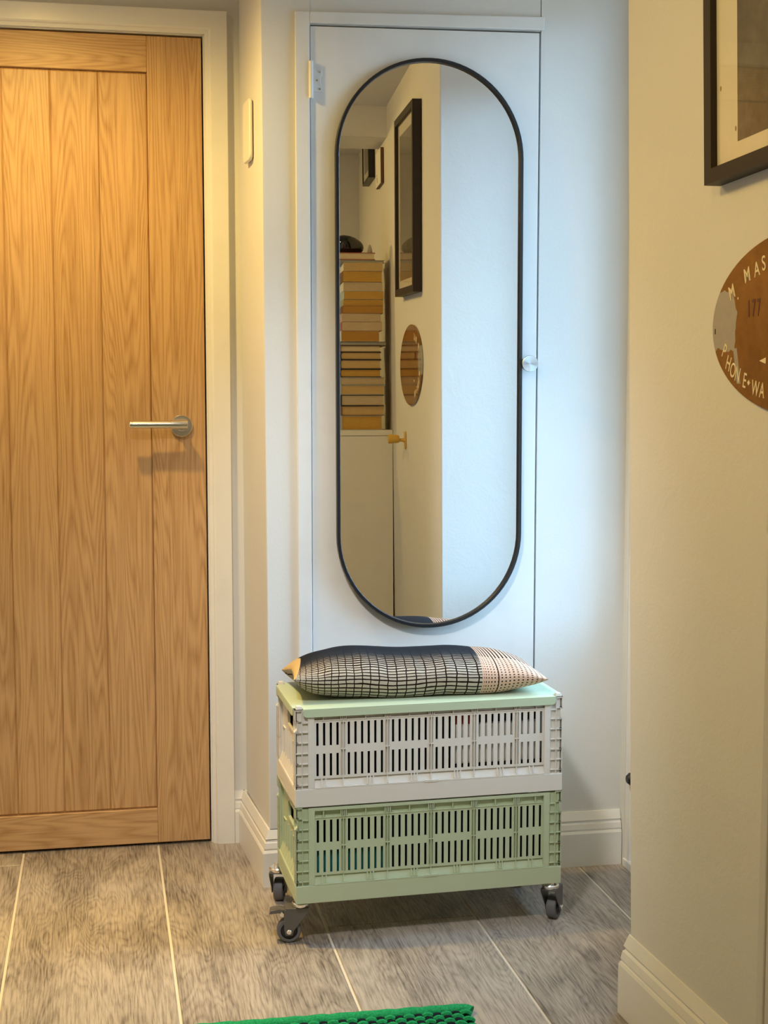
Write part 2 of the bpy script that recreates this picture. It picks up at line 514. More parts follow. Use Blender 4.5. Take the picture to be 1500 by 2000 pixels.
# lining edge between leaf and architrave
bm = bmesh.new()
pr(bm, [(0.0035, 0), (0.0085, 0), (0.0085, 1.9475), (0.0035, 1.9475)], 0.001, 0.1)
pr(bm, [(-0.772, 1.9440), (0.0035, 1.9440), (0.0035, 1.9475), (-0.772, 1.9475)], 0.001, 0.1)
pr(bm, [(-0.772, 0), (-0.767, 0), (-0.767, 1.944), (-0.772, 1.944)], 0.001, 0.1)
obj('door_lining', bm, M_TRIM, ar)

# oak door
d1 = struct(empty('door_1', DWO, (0, 0, -PHD)), 'oak boarded door with lever handle')
def wbox(name, x0, x1, y0, y1, z0, z1, mat, parent, bevel=0.0012, seg=1):
    cx_, cz_ = (x0 + x1) / 2, (z0 + z1) / 2
    return box(name, (x0 - cx_, x1 - cx_, y0, y1, z0 - cz_, z1 - cz_), mat, parent, bevel=bevel, seg=seg, loc=(cx_, 0, cz_))
wbox('stile', -0.1268, 0.0, 0.002, 0.042, 0.0065, 1.9395, M_OAKV, d1)
wbox('stile', -0.762, -0.6352, 0.002, 0.042, 0.0065, 1.9395, M_OAKV, d1)
wbox('top_rail', -0.6350, -0.1270, 0.002, 0.042, 1.8570, 1.9395, M_OAKH, d1)
wbox('bottom_rail', -0.6350, -0.1270, 0.002, 0.042, 0.0065, 0.0920, M_OAKH, d1)
bx_ = [-0.1272, -0.2400, -0.3495, -0.4590, -0.5480, -0.6350]
for xr_, xl_ in zip(bx_, bx_[1:]):
    wbox('board', xl_ + 0.0003, xr_ - 0.0003, 0.0072, 0.034, 0.0945, 1.8545, M_OAKV, d1, bevel=0.0028)
wbox('backing_panel', -0.636, -0.126, 0.012, 0.034, 0.090, 1.859, M_OAKV, d1, bevel=0)
# lever handle
bm = bmesh.new()
bm_lathe(bm, [(0, 0), (0.0262, 0), (0.0262, 0.0065), (0.0250, 0.0080), (0.0125, 0.0080), (0.0115, 0.0095), (0.0100, 0.0095), (0.0100, 0.045), (0, 0.045)], None, 48)
rose = obj('handle_rose', bm, M_STEEL, d1, smooth=True, loc=(-0.0572, 0.002, 1.030), rot=(R(90), 0, 0))
bm = bmesh.new()
prof = [(0, 0), (0.0102, 0), (0.0105, 0.0012), (0.0105, 0.040), (0.0088, 0.0412), (0.0088, 0.0425)]
prof += [(0.0094, 0.043)] + [(0.0094, 0.128), (0.0082, 0.1285), (0.0082, 0.1300), (0.0094, 0.1305), (0.0094, 0.1345), (0.0086, 0.1355), (0, 0.1355)]
bm_lathe(bm, prof, None, 28)
obj('handle_lever', bm, M_SATIN, d1, smooth=True, loc=(-0.0448, -0.043, 1.0345), rot=(0, R(-90), 0))

# baseboards
BP = [(0, 0), (0.0, 0.018), (0.078, 0.018), (0.083, 0.0155), (0.0835, 0.0135), (0.088, 0.0150), (0.100, 0.0125), (0.1035, 0.0085), (0.108, 0.0085), (0.1085, 0.0112), (0.128, 0.004), (0.128, 0)]
def cwp(x, y, z=0): return CWM @ Vector((x, y, z))
def dwp(x, y, z=0): return DWM @ Vector((x, y, z))
cwn = CWM.to_3x3() @ Vector((0, -1, 0)); dwn = DWM.to_3x3() @ Vector((0, -1, 0))
BPR = [(a * 1.16, d) for a, d in BP]
struct(moulding('baseboard_back', BP, cwp(-0.3595, 0), cwp(0.470, 0), cwn, (0, 0, 1)))
# mitred pier side: outline follows the slanted side face
sa, sb = cwp(-0.3595, 0), Vector((0.3365, 3.377, 0))
st = (sb - sa).normalized(); sn = Vector((-st.y, st.x, 0))
if sn.x > 0: sn = -sn
bm = bmesh.new()
A = [sa + Vector((0, 0, a)) + sn * d + cwn * d for a, d in BP]
B = [sb + Vector((0, 0, a)) + sn * d for a, d in BP]
bm_prism(bm, A, B)
struct(obj('baseboard_side', bm, M_TRIM))
bm = bmesh.new()
A = [cwp(-0.3595, 0) + Vector((0, 0, a)) + cwn * d + sn * d for a, d in BP]
B = [cwp(-0.34, 0) + Vector((0, 0, a)) + cwn * d for a, d in BP]
bm_prism(bm, A, B)
struct(obj('baseboard_corner', bm, M_TRIM))
struct(moulding('baseboard_door', BP, dwp(0.0605, 0), dwp(0.095, 0), dwn, (0, 0, 1)))
# right wall, returning round the outer corner
cor = Vector((rwx(cyz(0), 0), cyz(0), 0)); rn2 = Vector((RN.x, RN.y, 0)).normalized(); ru2 = Vector((RU.x, RU.y, 0)).normalized()
endn = Vector((0, 1, 0))
bm = bmesh.new()
far = Vector((rwx(0.2195, 0), 0.2195, 0))
A = [cor + Vector((0, 0, a)) + rn2 * d + endn * d for a, d in BPR]
B = [far + Vector((0, 0, a)) + rn2 * d for a, d in BPR]
bm_prism(bm, A, B)
struct(obj('baseboard_right', bm, M_TRIM))
bm = bmesh.new()
B = [Vector((1.19, cor.y, 0)) + Vector((0, 0, a)) + endn * d for a, d in BPR]
bm_prism(bm, A, B)
struct(obj('baseboard_end', bm, M_TRIM))

# alcove side wall with a glazed garden door (daylight)
WX = 1.1915
bm = bmesh.new()
for y0, y1, z0, z1 in ((2.20, 2.345, -0.02, ZC), (3.015, 3.40, -0.02, ZC), (2.345, 3.015, 2.03, ZC), (2.345, 3.015, -0.02, 0.012)):
    bm_box(bm, WX, WX + 0.14, y0, y1, z0, z1)
struct(obj('wall_alcove', bm, M_WALL), 'alcove wall holding the glazed door')
d3 = struct(empty('door_3', (WX, 0, 0)), 'white glazed door in the alcove')
bm = bmesh.new()
for y0, y1, z0, z1 in ((2.345, 2.375, 0.012, 2.03), (2.985, 3.015, 0.012, 2.03), (2.375, 2.985, 2.0, 2.03)):
    bm_box(bm, 0.0, 0.07, y0, y1, z0, z1)
obj('door_frame', bm, M_TRIM, d3, bevel=0.003)
bm = bmesh.new()
for y0, y1, z0, z1 in ((2.377, 2.417, 0.016, 1.998), (2.943, 2.983, 0.016, 1.998), (2.417, 2.943, 1.956, 1.998), (2.417, 2.943, 0.016, 0.60)):
    bm_box(bm, 0.018, 0.060, y0, y1, z0, z1)
obj('door_leaf', bm, M_TRIM, d3, bevel=0.003)
box('pane', (0.037, 0.041, 2.412, 2.948, 0.595, 1.961), M_PANE, d3)
bm = bmesh.new()
bm_lathe(bm, [(0, 0), (0.007, 0), (0.007, 0.012), (0.013, 0.017), (0.0145, 0.025), (0.009, 0.032), (0, 0.033)], axis_m((0.018, 2.968, 0.222), (-1, 0, 0)), 20)
obj('bolt_knob', bm, M_BLACKPL, d3, smooth=True)
box('threshold', (-0.004, 0.06, 2.375, 3.015, 0.0, 0.02), M_TRIM, d3, bevel=0.002)

# ------------------------------------------------------------------ wall plate on the pier's narrow side
mid = Vector((0.3535, 3.205, 1.697)); 
zax = sn.copy(); yax = Vector((0, 0, 1)); xax = yax.cross(zax)
PM = Matrix(((xax.x, yax.x, zax.x, mid.x), (xax.y, yax.y, zax.y, mid.y), (xax.z, yax.z, zax.z, mid.z), (0, 0, 0, 1)))
def rrect(hw, hh, r, n=6):
    pts = []
    for cx_, cy_, a0 in ((hw - r, hh - r, 0), (-hw + r, hh - r, 90), (-hw + r, -hh + r, 180), (hw - r, -hh + r, 270)):
        for i in range(n + 1):
            a = R(a0 + 90 * i / n); pts.append((cx_ + r * math.cos(a), cy_ + r * math.sin(a)))
    return pts
def bm_plate(bm, pts, z0, z1):
    bm_prism(bm, [Vector((x, y, z0)) for x, y in pts], [Vector((x, y, z1)) for x, y in pts])
sp_ = empty('wall_plate', (0, 0, 0), label='cream rounded wall plate high on the narrow wall beside the oak door', cat='wall plate')
# set on the wall: find the wall surface under the plate
sp_.matrix_world = PM
base_off = (sa + st * ((mid - sa).dot(st)) - mid).dot(sn)
sp_.matrix_world = Matrix.Translation(sn * (base_off - 0.003)) @ PM
bm = bmesh.new(); bm_plate(bm, rrect(0.0385, 0.0635, 0.010), 0.0, 0.0085); obj('dark_gap_box', bm, M_BLACKPL, sp_)  # black box stands in for the dark gap between plate and wall
bm = bmesh.new(); bm_plate(bm, rrect(0.040, 0.068, 0.014), 0.0085, 0.017); obj('cover_plate', bm, M_PLATE, sp_, smooth=True, bevel=0.003)

# ------------------------------------------------------------------ pill mirror on the cupboard door
PSI, TH = -0.0150, 0.0098
mir = empty('mirror', (0, 0, 0), label='tall black framed pill-shaped mirror hanging on the white cupboard door', cat='mirror')
nrm = Vector((math.sin(PSI), -math.cos(PSI) * math.cos(TH), math.sin(TH))).normalized()
xr = Vector((-nrm.y, nrm.x, 0)).normalized()
if xr.x < 0: xr = -xr
zr = xr.cross(-nrm) if xr.cross(-nrm).z > 0 else -(xr.cross(-nrm))
MC = CWM @ Vector((0.0036, -0.0165, 1.2107))
mir.matrix_world = Matrix(((xr.x, -nrm.x, zr.x, MC.x), (xr.y, -nrm.y, zr.y, MC.y), (xr.z, -nrm.z, zr.z, MC.z), (0, 0, 0, 1)))
def pill(a, h, n=40):
    pts = []
    for s in (1, -1):
        for i in range(n + 1):
            t = math.pi * i / n
            pts.append((a * math.cos(t) * s, s * (h - a) + a * math.sin(t) * s))
    return pts
A_, H_ = 0.2115, 0.6285
bm = bmesh.new()
# frame ring: profile (inset, depth y) swept round the pill
profr = [(0.0, 0.008), (0.0, -0.0065), (0.0012, -0.008), (0.0070, -0.008), (0.0082, -0.0068), (0.0082, 0.004), (0.0082, 0.008)]
rings = []
for ins, yy in profr:
    rings.append([bm.verts.new((x, yy, z)) for x, z in pill(A_ - ins, H_ - ins)])
nR = len(rings[0])
for a in range(len(rings)):
    Aa, Bb = rings[a], rings[(a + 1) % len(rings)]
    for i in range(nR):
        j = (i + 1) % nR
        bm.faces.new((Aa[i], Aa[j], Bb[j], Bb[i]))
obj('mirror_frame', bm, M_BLACKFR, mir, smooth=True)
bm = bmesh.new()
pts = pill(A_ - 0.0075, H_ - 0.0075)
bm_prism(bm, [Vector((x, 0.0005, z)) for x, z in pts], [Vector((x, 0.0045, z)) for x, z in pts])
obj('mirror_glass', bm, M_MIRROR, mir)
bm = bmesh.new()
bm_prism(bm, [Vector((x, 0.005, z)) for x, z in pts], [Vector((x, 0.008, z)) for x, z in pts])
for zz in (0.4, -0.4):
    bm_box(bm, -0.03, 0.03, 0.008, 0.0165, zz - 0.02, zz + 0.02)
obj('back_board', bm, M_BLACKFR, mir)

# ------------------------------------------------------------------ large picture on the right wall
def fr_obj(name, FY0, FY1, FZ0, FZ1, depth, fw_, rho, label, mats, mat_in, recess=0.007):
    cy_, cz_ = (FY0 + FY1) / 2, (FZ0 + FZ1) / 2
    root = empty(name, (0, 0, 0), label=label, cat='picture')
    root.matrix_world = rwall_matrix(cy_, cz_) @ Matrix.Rotation(rho, 4, 'Z')
    hw, hh = (FY1 - FY0) / 2, (FZ1 - FZ0) / 2
    bm = bmesh.new()
    out = [(-hw, -hh), (hw, -hh), (hw, hh), (-hw, hh)]; inn = [(-hw + fw_, -hh + fw_), (hw - fw_, -hh + fw_), (hw - fw_, hh - fw_), (-hw + fw_, hh - fw_)]
    for i in range(4):
        j = (i + 1) % 4
        bm_prism(bm, [Vector((*out[i], 0.0015)), Vector((*out[j], 0.0015)), Vector((*inn[j], 0.0015)), Vector((*inn[i], 0.0015))],
                 [Vector((*out[i], depth)), Vector((*out[j], depth)), Vector((*inn[j], depth)), Vector((*inn[i], depth))])
    fm = obj('picture_frame', bm, mats[0], root)
    gz = depth - recess
    box('picture_glass', (-hw + fw_ - .002, hw - fw_ + .002, -hh + fw_ - .002, hh - fw_ + .002, gz - 0.002, gz), M_GLASS, root)
    mo = box('mount', (-hw + fw_ - .002, hw - fw_ + .002, -hh + fw_ - .002, hh - fw_ + .002, gz - 0.006, gz - 0.0035), M_MAT, root)
    ml, mrr, mb, mtop = mat_in
    box('print', (-hw + fw_ + ml, hw - fw_ - mrr, -hh + fw_ + mb, hh - fw_ - mtop, gz - 0.0035, gz - 0.0030), M_PRINT, root)
    return root, hw, hh, gz
root, hw, hh, gz = fr_obj('framed_picture', 1.5764, 1.9911, 1.4335, 1.9942, 0.0283, 0.0215, 0.042,
    'large dark framed print with a cream mount on the right wall above the oval sign', (M_DARKWOOD,), (0.062, 0.035, 0.027, 0.036))
for dx_, dy_ in ((-hw + 0.0215 + 0.012, -hh + 0.135), (-hw + 0.0215 + 0.15, -hh + 0.0215 + 0.012), (-hw + 0.0215 + 0.056, -hh + 0.068)):
    bm = bmesh.new(); bm_lathe(bm, [(0, 0), (0.0022, 0), (0.002, 0.0003), (0, 0.0003)], Matrix.Translation((dx_, dy_, gz - 0.0035)) @ Matrix.Diagonal((1, 1.8, 1, 1)), 10)
    obj('foxing_spot', bm, M_FADED, root)
fr_obj('framed_picture', 0.60, 0.815, 1.952, 2.125, 0.026, 0.007, 0.0,
    'small black framed picture under the beam, seen only in the mirror', (M_BLACKFR,), (0.03, 0.03, 0.03, 0.03), 0.002)
# little block picture below the beam
bp_ = empty('block_picture', (0, 0, 0), label='small pale block picture with brown edges, seen in the mirror beside the beam', cat='picture')
bp_.matrix_world = rwall_matrix(1.01, 1.952)
box('block', (-0.075, 0.078, -0.063, 0.063, 0.001, 0.012), plain('brown_block_edge', (0.13, 0.06, 0.025), 0.6), bp_)
box('face_sheet', (-0.074, 0.076, -0.062, 0.062, 0.012, 0.0128), M_WHITECARD, bp_)
for dx_, dy_, r_ in ((0.035, -0.032, 0.007), (0.030, -0.043, 0.006), (0.038, -0.020, 0.004)):
    bm = bmesh.new(); bm_lathe(bm, [(0, 0), (r_, 0), (r_ * .8, 0.0004), (0, 0.0004)], Matrix.Translation((dx_, dy_, 0.0128)), 10)
    obj('dark_motif', bm, M_BLACKPL, bp_)

# ------------------------------------------------------------------ oval sign
m, nt, b = new_mat('worn_sign_paint', (0.25, 0.13, 0.04), 0.07, 0, 0.55)
v = coords(nt); X_, Y_, Z_ = sep(nt, v)
wob = noise(nt, coords(nt, 'Object', (1, 0.55, 1)), 16, 4, 0.6)
X_ = X_ * -1.0
patch = (X_ + (wob - 0.5) * 0.05 - ((Y_ + 0.002).abs() * 0.10)).gt(0.170) * ((Y_ - 0.008).abs() + (wob - 0.5) * 0.05).lt(0.044)
tongue = (((X_ - 0.166 - (Y_ + 0.05) * 0.25).abs()).lt(0.0055)) * ((Y_ + 0.058).abs().lt(0.026)) * wob.gt(0.42)
pm = patch.max(tongue)
k = noise(nt, v, 12, 5, 0.6); k2 = noise(nt, v, 70, 4, 0.7)
brown = mix(nt, (k * 0.7 + k2 * 0.3).step(0.3, 0.7), (0.15, 0.062, 0.016), (0.25, 0.115, 0.034))
grey = mix(nt, k2, (0.30, 0.295, 0.30), (0.40, 0.385, 0.38))
setcol(nt, b, mix(nt, pm, brown, grey))
bump(nt, b, k2 * 0.6 + pm * -1.0, 0.12, 0.001)
M_SIGN = m
sg = empty('oval_sign', (0, 0, 0), label='worn brown oval sign with cream lettering and a bare grey end on the right wall', cat='sign')
sg.matrix_world = rwall_matrix(1.7488, 1.2144)
bm = bmesh.new()
EA, EB = 0.2409, 0.1272
ell = lambda s, z: [Vector((s * EA * math.cos(2 * math.pi * i / 96), (EB - (1 - s) * EA) * math.sin(2 * math.pi * i / 96), z)) for i in range(96)]
bm_prism(bm, ell(1.0, 0.0008), ell(1.0, 0.006)); 
obj('sign_board', bm, M_SIGN, sg, bevel=0.0012)
box('fixing_hole', (-0.0012, 0.0012, -0.004, 0.004, 0.0058, 0.0064), M_BLACKPL, sg, loc=(-0.2313, -0.0055, 0))

def letter(ch, x, y, size, ang, mat, weight=0.0002, width=1.0):
    cu = bpy.data.curves.new('letter', 'FONT'); cu.body = ch; cu.size = size; cu.align_x = 'CENTER'; cu.align_y = 'CENTER'
    cu.extrude = 0.0002; cu.offset = weight
    tmp = bpy.data.objects.new('tmp', cu); COL.objects.link(tmp)
    dg = bpy.context.evaluated_depsgraph_get()
    me = bpy.data.meshes.new_from_object(tmp.evaluated_get(dg))
    bpy.data.objects.remove(tmp, do_unlink=True)
    me.name = 'letter'; me.materials.clear(); me.materials.append(mat)
    o = bpy.data.objects.new('letter', me); COL.objects.link(o); o.parent = sg
    o.matrix_local = Matrix.Translation((x, y, 0.0063)) @ Matrix.Rotation(ang, 4, 'Z') @ Matrix.Diagonal((width, 1, 1, 1))
    return o

def eang(u, v, bottom=False):                # letters follow the rim of the oval
    t = math.atan2(v / EB, u / EA)
    tx, ty = -EA * math.sin(t), EB * math.cos(t)
    a = math.atan2(ty, tx)
    return a if bottom else a + math.pi
for ch, u, v in (('M', 0.1812, 0.0495), ('.', 0.1655, 0.0470), ('M', 0.1369, 0.0711), ('A', 0.1096, 0.0774), ('S', 0.0907, 0.0842)):
    letter(ch, -u, v, 0.030, 0.5 * (eang(-u, v) if abs(eang(-u, v)) < 2 else eang(-u, v) - 2 * math.pi), M_LETTER, width=0.80)
for ch, u, v in (('1', 0.1308, 0.0222), ('7', 0.1169, 0.0231), ('7', 0.1027, 0.0232)):
    letter(ch, -u, v, 0.034, 0.05, M_LETTERR, 0.0006, 0.55)
for ch, u, v in (('P', 0.2019, -0.0362), ('H', 0.1886, -0.0548), ('O', 0.1748, -0.0652), ('N', 0.1604, -0.0717), ('E', 0.1395, -0.0803), ('W', 0.1083, -0.0917), ('A', 0.0893, -0.0945)):
    letter(ch, -u, v, 0.031, 0.5 * eang(-u, v, True), M_LETTER, width=0.66)
bm = bmesh.new(); bm_box(bm, -0.003, 0.003, -0.003, 0.003, 0.0060, 0.0066, Matrix.Translation((-0.1273, -0.0826, 0)) @ Matrix.Rotation(R(35), 4, 'Z'))
obj('letter_dot', bm, M_LETTER, sg)
bm = bmesh.new(); bm_prism(bm, [Vector((-0.098, -0.0515, 0.006)), Vector((-0.080, -0.056, 0.006)), Vector((-0.080, -0.047, 0.006))], [Vector((-0.098, -0.0515, 0.0066)), Vector((-0.080, -0.056, 0.0066)), Vector((-0.080, -0.047, 0.0066))])
obj('painted_mark', bm, M_LETTER, sg)

# ------------------------------------------------------------------ shallow cabinet, books and hook (seen in the mirror)
CBY, CBX0, CBZ = 1.262, 0.6417, 1.004
cab = empty('shallow_cabinet', (CBX0, CBY, 0), label='shallow white cabinet against the right wall, carrying the tall stack of books', cat='cabinet')
CBW = 0.9590 - CBX0
def cbox(name, x0, x1, y0, y1, z0, z1, bev=0.0015): return box(name, (x0, x1, y0, y1, z0, z1), M_CAB, cab, bevel=bev)
cbox('cabinet_top', 0, CBW - 0.002, -0.70, 0, CBZ - 0.020, CBZ)
cbox('end_panel', 0.001, CBW - 0.0015, -0.016, -0.001, 0.0, CBZ - 0.0212)
cbox('end_panel', 0.004, CBW - 0.004, -0.699, -0.684, 0.0, CBZ - 0.0212)
cbox('back_panel', CBW - 0.012, CBW - 0.004, -0.684, -0.016, 0.0, CBZ - 0.0212)
for z0, z1 in ((0.06, 0.36), (0.365, 0.665), (0.67, 0.976)):
    cbox('flap_door', 0.0005, 0.018, -0.680, -0.020, z0, z1)
cbox('plinth', 0.02, 0.034, -0.684, -0.016, 0.0, 0.055)

def paper_mat(name, col):
    m, nt, b = new_mat(name, col, 0.85, 0, 0.15)
    v = coords(nt, 'Object', (0.05, 0.05, 1), (3, 5, 7))
    k = noise(nt, v, 900, 2, 0.6)
    setcol(nt, b, mix(nt, k.step(0.3, 0.7), tuple(x * 0.86 for x in col), col))
    bump(nt, b, k, 0.2, 0.0006)
    return m
PAPER = {'cream': paper_mat('cream_pages', (0.70, 0.58, 0.38)), 'pale': paper_mat('pale_pages', (0.58, 0.46, 0.30)),
         'tan': paper_mat('tan_pages', (0.60, 0.42, 0.19)), 'amber': paper_mat('amber_pages', (0.58, 0.34, 0.08)), 'rust': paper_mat('rust_pages', (0.48, 0.25, 0.06))}
COVER = {}
def cover(col, n):
    if n not in COVER: COVER[n] = plain(n, col, 0.5)
    return COVER[n]
C_ = {'black': ((0.02, 0.018, 0.018), 'black_cover'), 'brown': ((0.16, 0.07, 0.03), 'brown_cover'), 'white': ((0.72, 0.70, 0.66), 'white_cover'),
      'blue': ((0.42, 0.52, 0.58), 'pale_blue_cover'), 'grey': ((0.38, 0.37, 0.31), 'grey_cover'), 'red': ((0.36, 0.10, 0.06), 'red_cover'),
      'pink': ((0.55, 0.38, 0.30), 'dusty_pink_cover'), 'navy': ((0.03, 0.04, 0.08), 'navy_cover')}
# z position from the photograph: rows of the mirror image scaled onto the book fronts
def bz(vpx): return CBZ + (839.5 - vpx) * 0.00177
def bxx(upx): return 0.773 + (upx - 668) * 0.00177
BOOKS = [  # v top, v bottom, u spine side, u fore edge, pages, cover, round spine, label
 (811.0, 839.5, 671, 753.5, 'amber', 'grey', 0, 'thickest book at the very bottom of the stack, amber pages, directly on the white cabinet'),
 (791.5, 811.0, 671, 757.5, 'tan', 'brown', 0, 'book with tan pages and brown cover lying on the thickest bottom book'),
 (770.0, 791.5, 670, 755.5, 'pale', 'black', 0, 'pale-paged book between two black lines, third from the bottom of the stack'),
 (750.5, 770.0, 670, 757.5, 'tan', 'grey', 0, 'tan-paged hardback fourth from the bottom of the stack'),
 (735.0, 750.5, 669, 759.0, 'pale', 'grey', 1, 'wide pale-paged book just under the three black-bound hardbacks'),
 (719.0, 735.0, 669, 751.0, 'amber', 'black', 1, 'lowest of the three black-bound round-spined hardbacks, with amber pages'),
 (700.5, 719.0, 669, 751.0, 'tan', 'black', 1, 'middle of the three black-bound round-spined hardbacks, with tan pages'),
 (685.5, 700.5, 670, 751.5, 'tan', 'black', 1, 'uppermost and thinnest of the three black-bound round-spined hardbacks'),
 (672.8, 685.5, 669, 750.5, 'cream', 'brown', 0, 'thin cream-paged book just under the wide flat grey book'),
 (665.0, 672.8, 668, 762.5, 'grey', 'black', 0, 'wide flat thin grey book jutting out at the middle of the stack'),
 (644.0, 665.0, 671, 746.5, 'rust', 'white', 0, 'narrow rust-paged paperback with white spine resting on the wide flat grey book'),
 (626.5, 644.0, 672, 752.5, 'pale', 'red', 0, 'pale-paged paperback with red spine above the narrow rust-paged one'),
 (609.8, 626.5, 673, 750.0, 'pale', 'pink', 0, 'pale-paged paperback with dusty pink spine, second above the narrow rust-paged one'),
 (595.0, 609.8, 674, 754.5, 'rust', 'brown', 0, 'rust-paged paperback with a dark top line in the upper half of the stack'),
 (582.0, 595.0, 676, 755.5, 'amber', 'grey', 0, 'thinner amber paperback under the pale blue-spined one'),
 (566.0, 582.0, 677, 756.0, 'amber', 'blue', 0, 'amber-paged paperback with pale blue spine'),
 (548.5, 566.0, 676, 754.0, 'pale', 'white', 0, 'pale-paged paperback with bright white spine in the upper half of the stack'),
 (527.0, 548.5, 675, 752.5, 'amber', 'brown', 0, 'thick amber paperback fourth from the top of the stack'),
 (510.5, 527.0, 676, 754.0, 'tan', 'white', 0, 'light tan paperback third from the top of the stack'),
 (505.5, 510.5, 669, 758.0, 'grey', 'grey', 0, 'very thin grey-green booklet second from the top of the stack'),
 (491.0, 505.5, 662, 739.0, 'cream', 'red', 0, 'topmost cream-paged book of the stack, under the black glass weight'),
]
PAPER['grey'] = paper_mat('grey_pages', (0.46, 0.44, 0.36))
for i, (vt, vb, ul, ur, pg, cv, rs, lab) in enumerate(BOOKS):
    z0, z1 = bz(vb), bz(vt); h = z1 - z0
    x0, x1 = bxx(ul), bxx(ur)
    x1 = min(x1, 0.944)
    wdt = x1 - x0; dep = wdt * rnd.uniform(1.38, 1.52)
    ang = R(rnd.uniform(-1.2, 1.2)) if i < 10 else R(rnd.uniform(1.0, 3.2))
    yy = CBY - 0.014 - rnd.uniform(0.0, 0.008)
    bk = empty('book', (x0, yy, z0), (0, 0, ang), lab, 'book', 'books stacked on the white cabinet')
    soft = 10 <= i <= 18
    ct = 0.0007 if soft else min(0.0026, h * 0.12)
    pin = 0.0006 if soft else 0.003
    cm = cover(*C_[cv])
    bm = bmesh.new()
    bm_box(bm, ct, wdt - pin, -dep + pin, -pin, ct, h - ct)
    obj('page_block', bm, PAPER[pg], bk)
    bm = bmesh.new()
    bm_box(bm, ct, wdt, -dep, 0, 0.0003, ct)
    bm_box(bm, ct, wdt, -dep, 0, h - ct, h - 0.0003)
    if rs:
        n = 8; op = []; ip = []
        for k in range(n + 1):
            a = -math.pi / 2 + math.pi * k / n
            op.append((0.006 - 0.007 * math.cos(a), h / 2 + (h / 2 - 0.0003) * math.sin(a)))
            ip.append((0.006 - 0.007 * math.cos(a) * 0.6, h / 2 + (h / 2 - ct) * math.sin(a)))
        prof = op + ip[::-1]
        bm_prism(bm, [Vector((x, -dep, z)) for x, z in prof], [Vector((x, 0, z)) for x, z in prof])
    else:
        bm_box(bm, 0, ct, -dep, 0, 0.0003, h - 0.0003)
    obj('cover', bm, cm, bk)
ztop = bz(491.0)
# black glass weight and small cone on the top book
def blob(name, c, rx, ry, rz, mat, lean=0.0, taper=0.0, seg=36):
    bm = bmesh.new(); bmesh.ops.create_uvsphere(bm, u_segments=seg, v_segments=seg // 2, radius=1)
    for v in bm.verts:
        x, y, z = v.co
        z = max(z, -0.82)
        s = 1 - taper * (x * 0.5 + 0.5)
        sq = lambda t: math.copysign(abs(t) ** 0.86, t)
        v.co = Vector((sq(x) * rx, y * ry * s, (sq(z) + 0.82 ** 0.86) * rz * s + 0))
    return obj(name, bm, mat, None, smooth=True, loc=c)
tag(blob('glass_paperweight', (0.818, CBY - 0.075, ztop + 0.0002), 0.050, 0.042, 0.042, M_GLASSBLK, taper=0.36),
    'glossy black glass weight lying on top of the book stack', 'paperweight')
bm = bmesh.new(); bm_lathe(bm, [(0, 0), (0.009, 0), (0.0088, 0.008), (0.006, 0.022), (0.002, 0.031), (0, 0.032)], None, 20)
tag(obj('stone_cone', bm, M_GREYSTONE, None, smooth=True, loc=(0.886, CBY - 0.05, ztop + 0.0002)), 'little pale grey cone standing beside the black glass weight', 'ornament')

# yellow wall hook
hk = empty('wall_hook', (0, 0, 0), label='yellow painted wall hook on the right wall above the cabinet edge', cat='hook')
HM = rwall_matrix(1.592, 0.974); hk.matrix_world = HM
bm = bmesh.new(); bm_plate(bm, rrect(0.011, 0.029, 0.0105, 8), 0.0005, 0.0055)
obj('back_plate', bm, M_YELLOW, hk, smooth=True, bevel=0.0015)
bm = bmesh.new(); bm_lathe(bm, [(0, 0), (0.0095, 0), (0.0065, 0.006), (0.0055, 0.012), (0.0055, 0.024), (0, 0.024)], Matrix.Translation((0, 0.001, 0.004)), 20)
obj('stem', bm, M_YELLOW, hk, smooth=True)
bm = bmesh.new()
bm_lathe(bm, [(0, 0), (0.0105, 0), (0.0122, 0.002), (0.0142, 0.016), (0.0150, 0.034), (0.0140, 0.0365), (0, 0.0365)], Matrix.Translation((0, 0.005, 0.023)), 28)
obj('knob', bm, M_YELLOW, hk, smooth=True)

# ------------------------------------------------------------------ rug
m, nt, b = new_mat('green_wool', (0.01, 0.30, 0.10), 0.9, 0, 0.15)
k = noise(nt, coords(nt, 'Object', (1, 1, 1)), 260, 4, 0.7)
setcol(nt, b, mix(nt, k.step(0.3, 0.7), (0.008, 0.20, 0.075), (0.02, 0.36, 0.13))); bump(nt, b, k, 0.6, 0.002)
M_WOOL = m
M_WOOLD = plain('navy_wool', (0.008, 0.012, 0.018), 0.9, 0, 0.1, 260, 0.5)
rc = Vector((0.6345, 2.352, 0)); rl = Vector((0.1885, 2.3655, 0))
rang = math.atan2(rc.y - rl.y, rc.x - rl.x)
rug = empty('woven_rug', (0.6365, 2.352, 0), (0, 0, rang), 'thick green and navy woven wool rug at the bottom edge, only its far corner showing', 'rug')
